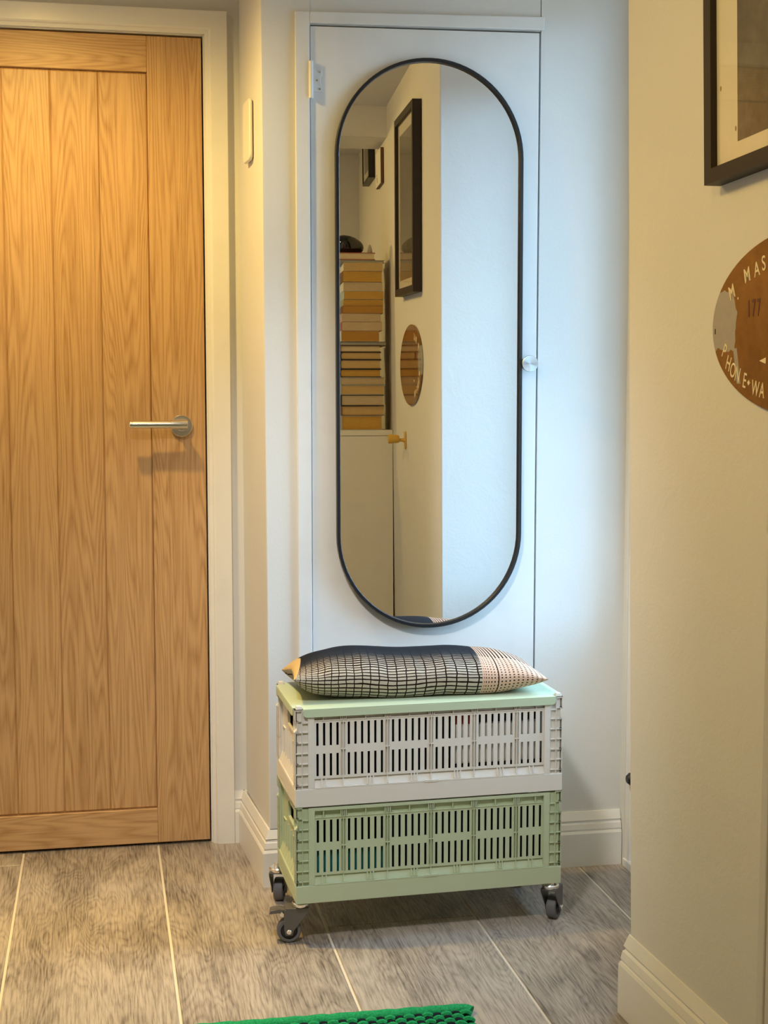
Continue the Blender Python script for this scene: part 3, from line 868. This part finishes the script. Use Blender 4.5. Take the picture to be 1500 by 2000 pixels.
# local: x from -1.2 to 0 (right edge), y from 0 (far edge) towards the camera
RW_, RL_ = 0.90, 0.60
box('backing', (-RW_ + 0.004, -0.006, -RL_, -0.004, 0.0006, 0.006), M_WOOLD, rug)
bm = bmesh.new()
def tube(bm, pts, r, seg=8, flat=1.0):
    rings = []
    for i, p in enumerate(pts):
        t = (pts[min(i + 1, len(pts) - 1)] - pts[max(i - 1, 0)]).normalized()
        sx_ = t.cross(Vector((0, 0, 1)))
        sx_ = sx_.normalized() if sx_.length > 1e-4 else Vector((1, 0, 0))
        sy_ = sx_.cross(t)
        rings.append([bm.verts.new(p + (sx_ * math.cos(2 * math.pi * k / seg) + sy_ * math.sin(2 * math.pi * k / seg) * flat) * r) for k in range(seg)])
    for A, B in zip(rings, rings[1:]):
        for k in range(seg):
            bm.faces.new((A[k], A[(k + 1) % seg], B[(k + 1) % seg], B[k]))
    bm.faces.new(rings[0][::-1]); bm.faces.new(rings[-1])
tube(bm, [Vector((-RW_ + i * RW_ / 60, -0.012 + 0.0006 * math.sin(i * 1.7), 0.0088 + 0.0008 * math.sin(i * 2.3))) for i in range(60)] + [Vector((-0.006, -0.0145, 0.008)), Vector((0.000, -0.019, 0.0065))], 0.0125, 12, 0.66)
obj('bound_edge', bm, M_WOOL, rug, smooth=True)
for row in range(42):
    yy = -0.032 - row * 0.0135
    a = bmesh.new(); d = bmesh.new()
    step = 0.034
    for i in range(int(RW_ / step)):
        xs = -0.004 - i * step - (step / 2 if row % 2 else 0)
        for (bmx, off) in ((a, 0), (d, step / 2)):
            x0 = xs - off
            pts = [Vector((x0 - t * 0.021, yy + 0.0008 * math.sin(i * 3.1 + t * 2), 0.0055 + (0.0070 if bmx is a else 0.0050) * math.sin(math.pi * (0.08 + 0.84 * t)))) for t in (0, .2, .4, .6, .8, 1)]
            tube(bmx, pts, 0.0060, 6, 0.7)
    o1 = obj('green_loops', a, M_WOOL, rug, smooth=True); o1['kind'] = 'stuff'
    o2 = obj('navy_loops', d, M_WOOLD, rug, smooth=True); o2['kind'] = 'stuff'

# ------------------------------------------------------------------ folding crates
CW_, CD_, CH_ = 0.561, 0.252, 0.1985
CROT = 0.022
CX0, CY0, CZ0 = 0.3690, 2.692, 0.089

def grid_panel(bm, xs, zs, holes, y0, y1, flip=False):
    """slab between depths y0 (front) and y1 with rectangular through-holes (x0,x1,z0,z1)"""
    xs, zs = sorted(set(xs)), sorted(set(zs))
    def hole(xm, zm): return any(a < xm < b_ and c < zm < d_ for a, b_, c, d_ in holes)
    nx, nz = len(xs) - 1, len(zs) - 1
    S = [[not hole((xs[i] + xs[i + 1]) / 2, (zs[j] + zs[j + 1]) / 2) for j in range(nz)] for i in range(nx)]
    V = {}
    def vv(i, j, y):
        if (i, j, y) not in V: V[(i, j, y)] = bm.verts.new((xs[i], y, zs[j]))
        return V[(i, j, y)]
    for i in range(nx):
        for j in range(nz):
            if not S[i][j]: continue
            bm.faces.new((vv(i, j, y0), vv(i + 1, j, y0), vv(i + 1, j + 1, y0), vv(i, j + 1, y0)))
            bm.faces.new((vv(i, j, y1), vv(i, j + 1, y1), vv(i + 1, j + 1, y1), vv(i + 1, j, y1)))
            for di, dj, a, c in ((-1, 0, (i, j), (i, j + 1)), (1, 0, (i + 1, j), (i + 1, j + 1)), (0, -1, (i, j), (i + 1, j)), (0, 1, (i, j + 1), (i + 1, j + 1))):
                ii, jj = i + di, j + dj
                if not (0 <= ii < nx and 0 <= jj < nz) or not S[ii][jj]:
                    bm.faces.new((vv(*a, y0), vv(*c, y0), vv(*c, y1), vv(*a, y1)))

P = 0.0136; SW = 0.0049
GROUPS = [(0, 4), (4.7, 6), (11.4, 6), (18.1, 6), (24.8, 6), (31.5, 4)]
XS0 = CW_ / 2 - 34.5 * P / 2
def front_bm():
    bm = bmesh.new()
    x0, x1 = 0.028, CW_ - 0.028
    pz0, pz1 = 0.037, 0.1955
    ix0, ix1 = x0 + 0.011, x1 - 0.011
    holes = []; xs = [ix0, ix1]; zs = [0.0555, 0.0605, 0.1065, 0.1225, 0.1690, 0.1745]
    for g, n in GROUPS:
        for k in range(n):
            c = XS0 + (g + k) * P
            xs += [c - SW / 2, c + SW / 2]
            holes += [(c - SW / 2, c + SW / 2, 0.0605, 0.1065), (c - SW / 2, c + SW / 2, 0.1225, 0.1690)]
    for a_, n in GROUPS[:-1]:
        mx_ = XS0 + (a_ + n - 1 + 0.85) * P
        xs += [mx_ - 0.0056, mx_ + 0.0056]
        holes += [(mx_ - 0.0056, mx_ + 0.0056, 0.0605, 0.1065), (mx_ - 0.0056, mx_ + 0.0056, 0.1225, 0.1690), (mx_ - 0.0056, mx_ + 0.0056, 0.1065, 0.1225)]
        bm_box(bm, mx_ - 0.0062, mx_ + 0.0062, 0.0082, 0.0096, 0.058, 0.1745)
    # recessed slotted web
    grid_panel(bm, xs, zs, holes, 0.0042, 0.0068)
    # outer frame
    bm_box(bm, x0, ix0, 0.0006, 0.0078, pz0, pz1)
    bm_box(bm, ix1, x1, 0.0006, 0.0078, pz0, pz1)
    bm_box(bm, ix0, ix1, 0.0006, 0.0078, 0.1895, pz1)
    # top row of shallow boxes
    bm_box(bm, ix0, ix1, 0.0088, 0.0104, 0.1735, 0.1895)
    bm_box(bm, ix0, ix1, 0.0030, 0.0090, 0.1735, 0.1752)
    # divider ribs between slot groups (pairs of thin fins) and single fins in the top row
    mids = [XS0 + (a + n - 1 + 0.85) * P for a, n in GROUPS[:-1]]
    for i, mx_ in enumerate(mids):
        for s in (-0.0052, 0.0, 0.0052):
            bm_box(bm, mx_ + s - 0.0009, mx_ + s + 0.0009, 0.0026 if s == 0 else 0.0040, 0.0090, 0.0555, 0.1745)
        for s in (-0.0052, -0.0018, 0.0018, 0.0052):
            bm_box(bm, mx_ + s - 0.0009, mx_ + s + 0.0009, 0.0018, 0.0100, 0.1745, 0.1895)
        bm_box(bm, mx_ - 0.0052, mx_ + 0.0052, 0.0030, 0.0090, 0.1134, 0.1152)
    cen = [XS0 + (a + (n - 1) / 2) * P for a, n in GROUPS]
    for i, c in enumerate(cen):
        cc = c if 0 < i < 5 else c + (-0.009 if i == 0 else 0.009)
        bm_box(bm, cc - 0.0009, cc + 0.0009, 0.0018, 0.0100, 0.1745, 0.1895)
    # sloped lower ledge with little gussets
    bm_prism(bm, [Vector((ix0, 0.0112, 0.0570)), Vector((ix0, 0.0092, 0.0570)), Vector((ix0, 0.0030, 0.0400)), Vector((ix0, 0.0030, 0.0370)), Vector((ix0, 0.0112, 0.0370))],
             [Vector((ix1, 0.0112, 0.0570)), Vector((ix1, 0.0092, 0.0570)), Vector((ix1, 0.0030, 0.0400)), Vector((ix1, 0.0030, 0.0370)), Vector((ix1, 0.0112, 0.0370))])
    bm_box(bm, ix0, ix1, 0.0066, 0.0112, 0.0552, 0.0572)
    gus = list(mids)
    for i, c in enumerate(cen):
        offs = (-0.0062, 0.0, 0.0062) if 0 < i < 5 else ((-0.012, -0.004) if i == 0 else (-0.004, 0.004))
        gus += [c + o_ + (0.010 if 0 < i < 5 else 0) for o_ in offs]
    for gx in gus:
        bm_prism(bm, [Vector((gx - 0.0011, 0.0095, 0.0572)), Vector((gx - 0.0011, 0.0046, 0.0568)), Vector((gx - 0.0011, 0.0004, 0.0400)), Vector((gx - 0.0011, 0.0095, 0.0375))],
                 [Vector((gx + 0.0011, 0.0095, 0.0572)), Vector((gx + 0.0011, 0.0046, 0.0568)), Vector((gx + 0.0011, 0.0004, 0.0400)), Vector((gx + 0.0011, 0.0095, 0.0375))])
    bm_box(bm, ix0, ix1, -0.0002, 0.0040, 0.0365, 0.0390)
    bm_box(bm, CW_ / 2 - 0.014, CW_ / 2 + 0.014, -0.0012, 0.0040, 0.0362, 0.0405)
    return bm

def post_bm():
    """front-left corner post with open rib lattice on its front and left faces"""
    bm = bmesh.new()
    w_, d_, z0, z1 = 0.028, 0.024, 0.036, CH_
    bm_box(bm, 0.0042, w_, 0.0046, d_, z0, z1 - 0.004)          # core
    rib = 0.0016
    # front face lattice
    for x in (0.0, w_ / 2 - rib / 2, w_ - rib):
        if x == 0.0:
            bm_box(bm, 0, rib, 0.0004, 0.0070, z0 + 0.008, 0.1520)
            bm_box(bm, 0.0040, 0.0040 + rib, 0.0004, 0.0070, 0.1520, 0.1730)
            bm_box(bm, 0, rib, 0.0004, 0.0070, 0.1730, z1)
        else: bm_box(bm, x, x + rib, 0.0004, 0.0070, z0, z1 - 0.0035)
    for z in (0.0440, 0.0655, 0.0870, 0.1085, 0.1300, 0.1515, 0.1745, z1 - rib):
        xl = 0.0
        xr_ = w_ if z != 0.1745 else w_ / 2
        if z == z1 - rib: xr_ = w_ / 2
        bm_box(bm, xl, xr_, 0.0004, 0.0070, z, z + rib)
    bm_box(bm, w_ / 2, w_, 0.0004, 0.0070, 0.1705, 0.1705 + rib)
    # side face lattice and the small wedge
    for y in (d_ - rib,):
        bm_box(bm, 0.0, 0.0070, y, y + rib, z0, z1 - 0.0035)
    for z in (0.0440, 0.0870, 0.1300, 0.1515, 0.1745, z1 - rib):
        bm_box(bm, 0.0, 0.0070, 0.0004, d_, z, z + rib)
    bm_box(bm, 0.0, 0.0012, 0.0006, d_, z0, 0.1515)
    bm_box(bm, 0.0, 0.0012, 0.0006, d_, 0.1745, z1)
    bm_prism(bm, [Vector((0.0058, 0.0004, 0.1605)), Vector((-0.0016, 0.0004, 0.1530)), Vector((0.0058, 0.0004, 0.1500))],
             [Vector((0.0058, 0.012, 0.1605)), Vector((-0.0016, 0.012, 0.1530)), Vector((0.0058, 0.012, 0.1500))])
    # cap and locating peg
    bm_box(bm, 0.0, w_ / 2, 0.0004, d_ / 2 + 0.004, z1 - 0.0030, z1)
    return bm

def side_bm():
    """left end panel, outer face towards -x at x = 0"""
    bm = bmesh.new()
    ya, yb = 0.024, CD_ - 0.024
    tmp = bmesh.new()
    holes = [(0.052, 0.140, 0.140, 0.166)]
    grid_panel(tmp, [ya, yb, 0.052, 0.140], [0.037, 0.1960, 0.140, 0.166], holes, 0.0105, 0.0130)
    for v in tmp.verts: v.co = Vector((v.co.y, v.co.x, v.co.z))
    me = bpy.data.meshes.new('t'); tmp.to_mesh(me); tmp.free(); bm.from_mesh(me); bpy.data.meshes.remove(me)
    bm_box(bm, 0.0015, 0.0120, ya, yb, 0.1905, 0.1965)                 # top rim
    bm_box(bm, 0.0070, 0.0110, 0.046, 0.146, 0.1345, 0.1395)           # handle lip
    bm_box(bm, 0.0070, 0.0110, 0.046, 0.051, 0.1345, 0.170)
    bm_box(bm, 0.0070, 0.0110, 0.141, 0.146, 0.1345, 0.170)
    for y in (0.050, 0.080, 0.110, 0.150, 0.180, 0.210):
        bm_box(bm, 0.0070, 0.0110, y - 0.001, y + 0.001, 0.060, 0.118)
    for y0, y1 in ((0.050, 0.080), (0.180, 0.210)):
        bm_box(bm, 0.0070, 0.0110, y0, y1, 0.116, 0.118)
        bm_box(bm, 0.0090, 0.0110, y0 + 0.006, y1 - 0.006, 0.066, 0.108)
    # sloping lower ledge with triangular gussets
    bm_prism(bm, [Vector((0.0115, ya, 0.060)), Vector((0.0100, ya, 0.060)), Vector((0.0020, ya, 0.0385)), Vector((0.0115, ya, 0.0370))],
             [Vector((0.0115, yb, 0.060)), Vector((0.0100, yb, 0.060)), Vector((0.0020, yb, 0.0385)), Vector((0.0115, yb, 0.0370))])
    for i in range(8):
        y = ya + 0.012 + i * (yb - ya - 0.024) / 7
        bm_prism(bm, [Vector((0.0110, y - 0.001, 0.064)), Vector((0.0020, y - 0.001, 0.0400)), Vector((0.0110, y - 0.001, 0.0375))],
                 [Vector((0.0110, y + 0.001, 0.064)), Vector((0.0020, y + 0.001, 0.0400)), Vector((0.0110, y + 0.001, 0.0375))])
    bm_box(bm, 0.0, 0.0040, ya, yb, 0.0360, 0.0385)
    return bm

def base_bm():
    bm = bmesh.new()
    t = 0.0035
    bm_box(bm, 0, CW_, 0, t, 0, 0.0365)
    bm_box(bm, 0, CW_, CD_ - t, CD_, 0, 0.0365)
    bm_box(bm, 0, t, t, CD_ - t, 0, 0.0365)
    bm_box(bm, CW_ - t, CW_, t, CD_ - t, 0, 0.0365)
    bm_box(bm, t, CW_ - t, t, CD_ - t, 0.0300, 0.0340)
    bm_box(bm, t, CW_ - t, t, CD_ - t, 0.0040, 0.0065)
    return bm

def make_crate(label, mat, z):
    root = empty('folding_crate', (CX0, CY0, z), (0, 0, CROT), label, 'crate', 'stacked folding crates')
    obj('base_tray', base_bm(), mat, root, bevel=0.0008, seg=1)
    fp = obj('slotted_panel', front_bm(), mat, root)
    bp = fp.copy(); COL.objects.link(bp); bp.parent = root; bp.location = (CW_, CD_, 0); bp.rotation_euler = (0, 0, math.pi)
    sp1 = obj('end_panel', side_bm(), mat, root)
    sp2 = sp1.copy(); COL.objects.link(sp2); sp2.parent = root; sp2.location = (CW_, CD_, 0); sp2.rotation_euler = (0, 0, math.pi)
    def mirrored(fl_x, fl_y):
        bm = post_bm()
        for v in bm.verts:
            if fl_x: v.co.x = CW_ - v.co.x
            if fl_y: v.co.y = CD_ - v.co.y
        return bm
    for fx in (0, 1):
        for fy in (0, 1):
            obj('corner_post', mirrored(fx, fy), mat, root)
    return root

low = make_crate('mint green slatted crate on four castors, lower of the two stacked crates', M_MINTPL, CZ0)
upc = make_crate('off-white slatted crate standing on top of the mint green crate', M_WHITEPL, CZ0 + CH_)
for fx in (0, 1):
    for fy in (0, 1):
        px_ = 0.0085 if not fx else CW_ - 0.0085
        py_ = 0.0085 if not fy else CD_ - 0.0085
        bm = bmesh.new()
        bm_prism(bm, [Vector((px_ + a * 0.0066, py_ + c * 0.0066, CH_)) for a, c in ((-1, -1), (1, -1), (1, 1), (-1, 1))],
                 [Vector((px_ + a * 0.0050, py_ + c * 0.0050, CH_ + 0.0068)) for a, c in ((-1, -1), (1, -1), (1, 1), (-1, 1))])
        obj('locating_peg', bm, M_WHITEPL, upc, bevel=0.0008)

# castors belong to the lower crate
def castor(px_, py_, ang, brake=False):
    """pivot in crate coordinates; ang: direction in which the wheel trails"""
    zt = 0.0; zb = -CZ0; r = 0.0250
    off = 0.024
    dx_, dy_ = math.cos(ang), math.sin(ang)
    A = Matrix.Translation((px_, py_, 0)) @ Matrix.Rotation(ang, 4, 'Z')     # local x: trailing direction, local y: wheel axle
    wc = Vector((off, 0, zb + r))
    bm = bmesh.new()
    fw_ = 0.0145
    for s in (-1, 1):
        out = [(-0.016, zt - 0.016), (0.030, zt - 0.016), (0.034, zt - 0.022), (off + 0.010, zb + r + 0.004), (off + 0.007, zb + r - 0.008), (off - 0.007, zb + r - 0.008), (off - 0.010, zb + r + 0.002), (-0.016, zt - 0.022)]
        y0, y1 = s * fw_, s * (fw_ + 0.0022)
        bm_prism(bm, [A @ Vector((x, y0, z)) for x, z in out], [A @ Vector((x, y1, z)) for x, z in out])
    bm_box(bm, -0.016, 0.032, -fw_ - 0.0022, fw_ + 0.0022, zt - 0.0180, zt - 0.0150, A)
    c = obj('castor', bm, M_GREYMET, low, bevel=0.0012)
    bm = bmesh.new()
    bm_lathe(bm, [(0, -0.015), (0.0165, -0.015), (0.0180, -0.0130), (0.0180, -0.0085), (0.0160, -0.0060), (0.0070, -0.0060), (0.0070, 0.004), (0, 0.004)], A, 28)
    obj('swivel_ring', bm, M_STEEL, c, smooth=True)
    WM = A @ Matrix.Translation(wc) @ Matrix.Rotation(R(90), 4, 'X')
    bm = bmesh.new()
    bm_lathe(bm, [(0.0172, -0.0105), (0.0225, -0.0105), (0.0245, -0.0085), (0.0250, -0.004), (0.0250, 0.004), (0.0245, 0.0085), (0.0225, 0.0105), (0.0172, 0.0105), (0.0172, -0.0105)], WM, 40)
    obj('tyre', bm, M_RUBBER, c, smooth=True)
    bm = bmesh.new()
    bm_lathe(bm, [(0, -0.0115), (0.006, -0.0115), (0.007, -0.0085), (0.0160, -0.0075), (0.0174, -0.0095), (0.0174, 0.0095), (0.0160, 0.0075), (0.007, 0.0085), (0.006, 0.0115), (0, 0.0115)], WM, 40)
    obj('wheel_hub', bm, M_BLACKPL, c, smooth=True)
    for s in (-1, 1):
        bm = bmesh.new()
        bm_lathe(bm, [(0, 0), (0.0052, 0), (0.0052, 0.002), (0.0040, 0.0034), (0, 0.0036)], axis_m(A @ Vector((wc.x, s * (fw_ + 0.002), wc.z)), A.to_3x3() @ Vector((0, s, 0))), 18)
        obj('axle_bolt', bm, M_STEEL, c, smooth=True)
    if brake:
        bm = bmesh.new()
        bm_prism(bm, [A @ Vector(p) for p in ((0.028, -0.011, zt - 0.026), (0.044, -0.013, zt - 0.0245), (0.064, -0.012, zt - 0.0285), (0.064, 0.012, zt - 0.0285), (0.044, 0.013, zt - 0.0245), (0.028, 0.011, zt - 0.026))],
                 [A @ Vector(p) for p in ((0.028, -0.011, zt - 0.021), (0.044, -0.013, zt - 0.0165), (0.062, -0.012, zt - 0.0205), (0.062, 0.012, zt - 0.0205), (0.044, 0.013, zt - 0.0165), (0.028, 0.011, zt - 0.021))])
        obj('brake_pedal', bm, M_GREYMET, c, bevel=0.0015)
        bm = bmesh.new()
        bm_lathe(bm, [(0, -0.018), (0.0042, -0.018), (0.0048, -0.0165), (0.0048, 0.0165), (0.0042, 0.018), (0, 0.018)], A @ Matrix.Translation((0.0385, 0, zt - 0.0275)) @ Matrix.Rotation(R(90), 4, 'X'), 18)
        obj('brake_pin', bm, M_STEEL, c, smooth=True)
    return c
castor(0.015, 0.034, R(172), True)
castor(CW_ - 0.016, 0.019, R(52))
castor(-0.001, CD_ - 0.006, R(72))
castor(CW_ - 0.022, CD_ - 0.034, R(70))

# lid with a turned-down rim, cut away at the corners for the posts
LZ = CZ0 + 2 * CH_ + 0.0004
lid = empty('crate_lid', (CX0, CY0, LZ), (0, 0, CROT), 'pale mint lid covering the off-white crate, under the cushion', 'lid')
n_ = 0.0165
outl = [(n_, -0.003), (CW_ - n_, -0.003), (CW_ - n_, n_), (CW_ + 0.003, n_), (CW_ + 0.003, CD_ - n_), (CW_ - n_, CD_ - n_), (CW_ - n_, CD_ + 0.003), (n_, CD_ + 0.003), (n_, CD_ - n_), (-0.003, CD_ - n_), (-0.003, n_), (n_, n_)]
bm = bmesh.new()
bm_prism(bm, [Vector((x, y, -0.0015)) for x, y in outl], [Vector((x, y, 0.0015)) for x, y in outl])
obj('lid_plate', bm, M_LID, lid, bevel=0.0012)
bm = bmesh.new()
def skirt(L, M_):
    r = 0.007; pts = [(0, -0.001), (L, -0.001), (L, -0.0165 + r)]
    pts += [(L - r + r * math.cos(a), -0.0165 + r - r * math.sin(a)) for a in (R(30), R(60), R(90))]
    pts += [(r - r * math.sin(a), -0.0165 + r - r * math.cos(a)) for a in (0, R(30), R(60))] + [(0, -0.0165 + r)]
    bm_prism(bm, [M_ @ Vector((x, 0, z)) for x, z in pts], [M_ @ Vector((x, 0.0022, z)) for x, z in pts])
skirt(CW_ - 2 * n_, Matrix.Translation((n_, -0.003, 0)))
skirt(CW_ - 2 * n_, Matrix.Translation((CW_ - n_, CD_ + 0.003, 0)) @ Matrix.Rotation(math.pi, 4, 'Z'))
skirt(CD_ - 2 * n_, Matrix.Translation((-0.003, CD_ - n_, 0)) @ Matrix.Rotation(R(-90), 4, 'Z'))
skirt(CD_ - 2 * n_, Matrix.Translation((CW_ + 0.003, n_, 0)) @ Matrix.Rotation(R(90), 4, 'Z'))
obj('lid_rim', bm, M_LID, lid, bevel=0.0006, seg=1)

# what shows through the slots
def content(name, x0, x1, y0, y1, z0, z1, zoff, mat, label, cat, bev=0.004):
    o = box(name, (x0 - (x0 + x1) / 2, x1 - (x0 + x1) / 2, y0 - (y0 + y1) / 2, y1 - (y0 + y1) / 2, 0, z1 - z0), mat, None, bevel=bev)
    o.location = Matrix.Translation((CX0, CY0, zoff)) @ Matrix.Rotation(CROT, 4, 'Z') @ Vector(((x0 + x1) / 2, (y0 + y1) / 2, z0))
    o.rotation_euler = (0, 0, CROT)
    return tag(o, label, cat)
def filler(name, x0, x1, y0, y1, z0, z1, zoff, mat, label):  # black filler added inside the crates so their slots stay dark
    bm = bmesh.new(); n = 10
    bmesh.ops.create_cube(bm, size=1)
    bmesh.ops.subdivide_edges(bm, edges=bm.edges, cuts=7, use_grid_fill=True)
    rr = random.Random(len(name) + int(x0 * 1000))
    for v in bm.verts:
        x, y, z = v.co
        k = 1 - 0.35 * (abs(x) * 2) ** 6 * (abs(z) * 2) ** 4
        v.co = Vector((x * (x1 - x0), y * (y1 - y0), (z + 0.5) * (z1 - z0) * (1 - 0.10 * (abs(x) * 2) ** 4)))
        if z > -0.45: v.co += Vector((rr.uniform(-1, 1), 0, rr.uniform(-1, 0))) * 0.002
    o = obj(name, bm, mat, None, smooth=True)
    o.location = Matrix.Translation((CX0, CY0, zoff)) @ Matrix.Rotation(CROT, 4, 'Z') @ Vector(((x0 + x1) / 2, (y0 + y1) / 2, z0))
    o.rotation_euler = (0, 0, CROT)
    return tag(o, label, 'filler')
fl_ = 0.0342
zu, zl = CZ0 + CH_, CZ0
filler('cloth_bag', 0.030, 0.322, 0.016, 0.232, fl_, 0.178, zu, M_DARKFAB, 'black cloth bag added to darken the left slots of the off-white crate')
content('card_box', 0.330, 0.508, 0.0135, 0.150, fl_ + 0.031, 0.1480, zu, M_WHITECARD, 'white box behind the right-hand slots of the off-white crate', 'box')
content('dark_folder', 0.330, 0.524, 0.014, 0.228, fl_, fl_ + 0.0305, zu, M_DARKFAB, 'dark flat folder beneath the white box in the off-white crate', 'folder')
content('red_book', 0.330, 0.372, 0.0145, 0.150, 0.1482, 0.176, zu, M_RED, 'red item above the white box in the off-white crate', 'book', 0.002)
content('dark_pouch', 0.376, 0.520, 0.020, 0.150, 0.1482, 0.174, zu, M_DARKFAB, 'black pouch lying on the white box in the off-white crate', 'pouch')
content('folded_cloth', 0.034, 0.192, 0.0135, 0.120, fl_, 0.108, zl, M_TEAL, 'folded teal cloth in the left of the mint crate', 'cloth', 0.008)
content('dark_case', 0.034, 0.192, 0.022, 0.120, 0.1085, 0.176, zl, M_DARKFAB, 'dark case on the folded teal cloth in the mint crate', 'case', 0.004)
filler('cloth_bag', 0.200, 0.526, 0.016, 0.232, fl_, 0.178, zl, M_DARKFAB, 'black cloth bag added to darken the right slots of the mint crate')

# ------------------------------------------------------------------ cushion
m, nt, b = new_mat('woven_grid_fabric', (0.5, 0.45, 0.38), 0.9, 0, 0.1)
uvn = nt.nodes.new('ShaderNodeUVMap'); uvn.uv_map = 'weave'
sp3 = nt.nodes.new('ShaderNodeSeparateXYZ'); nt.links.new(uvn.outputs[0], sp3.inputs[0])
U = N(nt, sp3.outputs[0]); V = N(nt, sp3.outputs[1])       # U 0..1 left to right; V -1..0 underside, 0..1 top from front seam to back seam
wb = noise(nt, uvn.outputs[0], 9, 3)
Uw = U + (wb - 0.5) * 0.012
Vw = V + (wb - 0.5) * 0.030
dark = (0.020, 0.008, 0.006); cream = (0.50, 0.445, 0.36); peach = (0.66, 0.44, 0.32); beige = (0.66, 0.47, 0.22); ink = (0.017, 0.019, 0.025)
# long lines: spacing closes up towards the back of the top
Vt = Vw.max(0.0)
ph = Vw * 21.0 + Vt * Vt * 46.0
duty = (Vt * 2.1 - 0.22).max(0.0) + 0.33
hl = (ph.frac()).lt(duty.min(1.1))
# cross lines: dense at the left, wide at the right
pu = (Uw + 0.10).pow(0.60) * 35.0
vlw = (pu.frac()).lt(0.125)
main = hl.max(vlw)
c_main = mix(nt, Vt.step(0.24, 0.36), mix(nt, main, cream, dark), mix(nt, main, (0.07, 0.08, 0.085), ink))
# right end: rows of dots that join into lines on the top
pd = (U - 0.74).max(0.0).pow(0.75) * 46.0
colm = (pd.frac() - 0.5).abs().lt(0.20)
rowm = (ph.frac() - 0.25).abs().lt(0.20)
dots = colm * (rowm.max(V.gt(0.30)))
redline = (U - 0.800).abs().lt(0.0022)
c_right = mix(nt, dots.max(redline), peach, dark)
edge = 0.735
c = mix(nt, (U + (V.max(0.0) * -0.015)).gt(edge), c_main, c_right)
# left end: narrow bare beige end behind a slanting cut
cut = (U - (V.min(0.5) * 0.075 + 0.001)).lt(0.0)
fine = ((V * 26.0).frac().lt(0.14)) * 0.55
c_left = mix(nt, fine, beige, (0.20, 0.09, 0.03))
c = mix(nt, cut * V.gt(0.02), c, c_left)
setcol(nt, b, c)
wv = noise(nt, coords(nt), 600, 2)
bump(nt, b, wv * 0.4 + wb * 1.0, 0.35, 0.003)
M_CUSH = m
def make_cushion():
    nu, nv = 96, 40
    L, D, T = 0.532, 0.222, 0.092
    bm = bmesh.new(); uvl = bm.loops.layers.uv.new('weave')
    def P_(u, v, side):
        # outline drawn in between the corners
        px_ = u * L / 2 * (1 - 0.030 * (1 - v * v) ** 1.0 * 1.0)
        py_ = v * D / 2 * (1 - 0.045 * (1 - abs(u) ** 3) * 0.5)
        fu = max(0.0, 1 - abs(u) ** (4.6 if u < 0 else 2.9)) ** 0.62; fv = max(0.0, 1 - abs(v) ** 2.3) ** 0.50
        g = fu * fv
        wr = 0.0022 * math.sin(u * 21 + v * 3) * g * (1 - g) * 2 + 0.0016 * math.sin(u * 47 + 2.1 * v) * fv * (1 - fv)
        sag = -0.006 * math.exp(-((u - 0.12) / 0.25) ** 2) * g
        seam = 0.041 + 0.011 * max(0, -u) ** 2 - 0.010 * max(0, u) ** 3 + 0.002 * math.sin(u * 9) - 0.008 * max(0, v) - 0.016 * max(0, v) * max(0, -u) ** 2
        if side > 0: z = seam + (T - 0.041) * g + wr + sag
        else: z = max(0.0006, seam - 0.052 * (fu ** 0.8) * max(0.0, 1 - abs(v) ** 3.2) ** 0.5 + wr * 0.4)
        return Vector((px_, py_, z))
    G_ = {}
    warp = lambda t: math.copysign(abs(math.sin(t * math.pi / 2)) ** 1.0, t)
    for side in (1, -1):
        for i in range(nu + 1):
            for j in range(nv + 1):
                u, v = warp(-1 + 2 * i / nu), warp(-1 + 2 * j / nv)
                on_edge = i in (0, nu) or j in (0, nv)
                if side < 0 and on_edge: G_[(i, j, -1)] = G_[(i, j, 1)]; continue
                G_[(i, j, side)] = bm.verts.new(P_(u, v, side))
    for side in (1, -1):
        for i in range(nu):
            for j in range(nv):
                q = [(i, j), (i + 1, j), (i + 1, j + 1), (i, j + 1)]
                if side < 0: q = q[::-1]
                f = bm.faces.new([G_[(a, c_, side)] for a, c_ in q])
                for lp, (a, c_) in zip(f.loops, q):
                    # arc-length-like parameters so that lines keep their spacing
                    uu = (warp(-1 + 2 * a / nu) + 1) / 2; tv = c_ / nv
                    lp[uvl].uv = (uu, tv if side > 0 else -tv)
    return bm
cu_bm = make_cushion()
cush = obj('cushion', cu_bm, M_CUSH, None, smooth=False)
cush.data.polygons.foreach_set('use_smooth', [True] * len(cush.data.polygons))
cush.location = (0.6395, 2.834, LZ + 0.0018)
cush.rotation_euler = (0, 0, R(-1.0))
tag(cush, 'long cushion with black grid weave and a peach dotted end lying on the mint lid', 'cushion')
md = cush.modifiers.new('smooth', 'SUBSURF'); md.levels = 1; md.render_levels = 1
# piped corner tips are small parts of the cover
bpy.context.view_layer.update()
